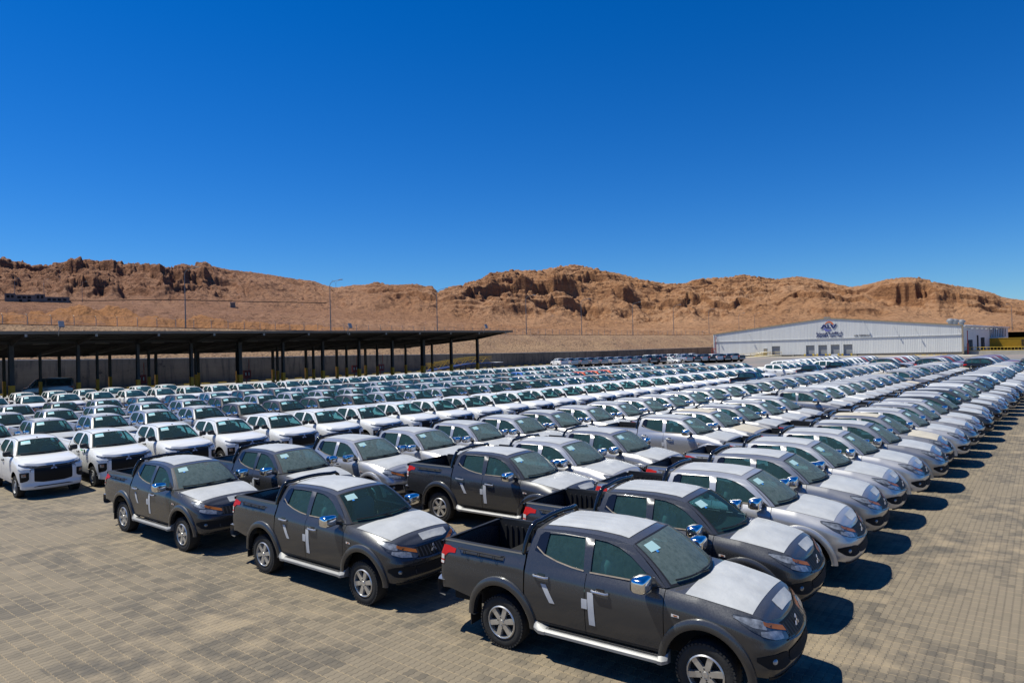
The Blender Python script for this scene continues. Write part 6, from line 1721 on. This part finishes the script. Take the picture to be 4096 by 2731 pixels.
# silver and dark rows
gC = "silver and dark grey pickups in the middle rows"
C1 = ["silver", "silver", "silver", "silver", "silver", "brown", "brown", "brown", "brown", "silver", "silver", "silver", "brown", "silver", "brown", "brown", "brown", "silver", "silver", "brown", "brown", "silver", "silver", "brown", "silver", "silver", "brown", "brown", "brown", "silver", "silver", "brown", "silver"]
for i in range(33):
    r_ = 7.05 + 2.165 * i
    if r_ > 77.5: break
    cl_ = float(np.interp(r_, [9, 18, 30, 77], [-35.5, -35.1, -34.0, -32.4]))
    put('C', r_, cl_, -42 + jit(.6), C1[i], i + 1, "first silver and dark row", "left end", gC, mid=52)
C2 = ["silver", "silver", "silver", "silver", "silver", "brown", "silver", "silver", "silver", "silver", "silver", "brown", "silver", "silver", "silver", "silver", "brown", "silver", "silver", "brown", "silver", "silver"]
for i in range(33):
    r_ = 9.1 + 2.17 * i
    if r_ > 79: break
    c = C2[i] if i < len(C2) else random.choice(["silver", "brown", "silver"])
    ex = None
    if i in (21, 22, 23): c = "orange"; ex = "bright orange pickup, %s of the three orange ones in the far rows" % ("leftmost", "middle", "rightmost")[i - 21]
    cl_ = float(np.interp(r_, [11, 20, 37, 78], [-41.4, -41.0, -39.6, -38.7]))
    put('C', r_, cl_, -42.5 + jit(.6), c, i + 1, "second silver and dark row", "left end", gC, extra=ex, mid=50)
C3 = ["silver", "silver", "brown", "silver", "brown", "brown", "silver", "brown", "brown", "silver", "brown", "brown", "silver", "silver", "brown", "silver", "silver", "brown", "silver", "brown", "blue"]
for i in range(33):
    r_ = 8.9 + 2.2 * i
    if r_ > 79: break
    c = C3[i] if i < len(C3) else random.choice(["silver", "white", "silver", "brown"])
    ex = "bright blue pickup alone among silver and dark grey ones" if c == "blue" else None
    cl_ = float(np.interp(r_, [11, 20, 30, 44, 78], [-47.9, -46.9, -46.2, -45.7, -44.8]))
    put('C', r_, cl_, -43 + jit(.6), c, i + 1, "third silver and dark row", "left end", gC, extra=ex, mid=50)
gD = "white pickups with black mirrors before the carport"
for i in range(30):
    r_ = 12.75 + 2.187 * i
    if r_ > 76: break
    cl_ = float(np.interp(r_, [13, 22, 36, 56, 76], [-60.2, -59.3, -58.1, -57.1, -54.6]))
    put('B', r_, cl_, -44 + jit(.6), "white", i + 1, "long white row before the carport", "left end", gD, mid=60)
for i in range(8):
    r_ = 11.6 + 2.187 * i
    put('B', r_, -66.0 + .02 * i, -44 + jit(.6), "white", i + 1, "short white row nearest the carport", "left end", gD, mid=60)
# pickups standing in the aisle with their tails to us
gP = "dark pickups standing in the aisle, seen from behind"
for (r_, lb, c) in ((53.6, "black pickup in the aisle seen from behind, nearest of three", "black"), (69.4, "dark pickup in the aisle seen from behind, middle of three", "graphite"), (78.8, "black pickup in the aisle seen from behind, farthest of three", "black")):
    put('F', r_, -21.4, 52, c, 1, "", "", gP, extra=lb, mid=95)
# far pickups by the wall, tails towards us
gF = "far pickups before the concrete wall, tails towards the camera"
p0, p1 = np.array([10.3, 133.8]), np.array([30.6, 137.8])
for i in range(11):
    q = p0 + (p1 - p0) * i / 10; yw = R(113)
    x, y = q[0] + math.cos(yw) * 1.3, q[1] + math.sin(yw) * 1.3
    c = ["white", "silver", "steel", "steel", "steel", "silver", "silver", "steel", "steel", "graphite", "graphite"][i]
    put('F', 0, 0, 113 + jit(1), c, i + 1, "far left group before the wall", "left end", gF, xy=(x, y))
p0, p1 = np.array([35.6, 136.6]), np.array([47.5, 140.6])
for i in range(8):
    q = p0 + (p1 - p0) * i / 7; yw = R(118)
    x, y = q[0] + math.cos(yw) * 1.3, q[1] + math.sin(yw) * 1.3
    c = ["silver", "graphite", "silver", "black", "white", "graphite", "silver", "graphite"][i]
    put('F', 0, 0, 118 + jit(2), c, i + 1, "far group beside the warehouse", "left end", gF, xy=(x, y))
p0, p1 = np.array([30.5, 150.0]), np.array([41.0, 153.0])
for i in range(7):
    q = p0 + (p1 - p0) * i / 6
    put('F', 0, 0, 116 + jit(1), "white" if i % 3 != 2 else "silver", i + 1, "white group hidden behind the saloon", "left end", gF, xy=(float(q[0]), float(q[1])))
o = place('saloon', SP_SAL, 32.0, 141.0, R(-50), {"paint_graphite": "paint_white"}, 2, "saloon_car", "white saloon car between the two far pickup groups, facing right", "car", None)
o = place('van', SP_VAN, -49.9, 75.6, R(208), {"paint_graphite": "paint_steel"}, 1, "minibus", "grey minibus parked in the shade under the carport at left", "minibus", None)
# SUVs of the far right block
gS = "compact SUVs in the far right block"
random.seed(21)
blk = [(-28.4, 84.3, 2, "leftmost far row"), (-25.8, 88.9, 11, "second far row"), (-31.2, 89.5, 11, "row behind the white pickups"), (-20.8, 95.0, 8, "middle SUV row"), (-15.8, 94.6, 8, "fourth far row"), (-10.8, 94.2, 8, "fifth SUV row from the left"), (-5.6, 93.8, 7, "rightmost SUV row")]
for k_, (cl_, r0, n_, nm) in enumerate(blk):
    for i in range(n_):
        if k_ >= 3 and i == 0: c = "black"; ex = "black SUV heading the %s, seen side-on" % nm
        else:
            c = random.choice(["white", "white", "white", "silver", "silver", "red", "steel"] if k_ < 4 else ["white", "silver", "silver", "white", "silver", "red", "steel"]); ex = None
        if k_ == 1 and i == 0: c = "white"; ex = "white SUV heading the second SUV row, whole side visible"
        if k_ == 0: put('F', r0, cl_, -38, "white", 1, "", "", gS, extra="white pickup %s of the two left of the white SUV" % ("nearer", "farther")[i]); continue
        put('S', r0 + 2.05 * i, cl_ + jit(.1), -38 + jit(.8), c, i + 1, nm, "near end", gS, extra=ex, name="crossover_car", cat="SUV", noun="SUV", mid=95 if i == 0 else 20)
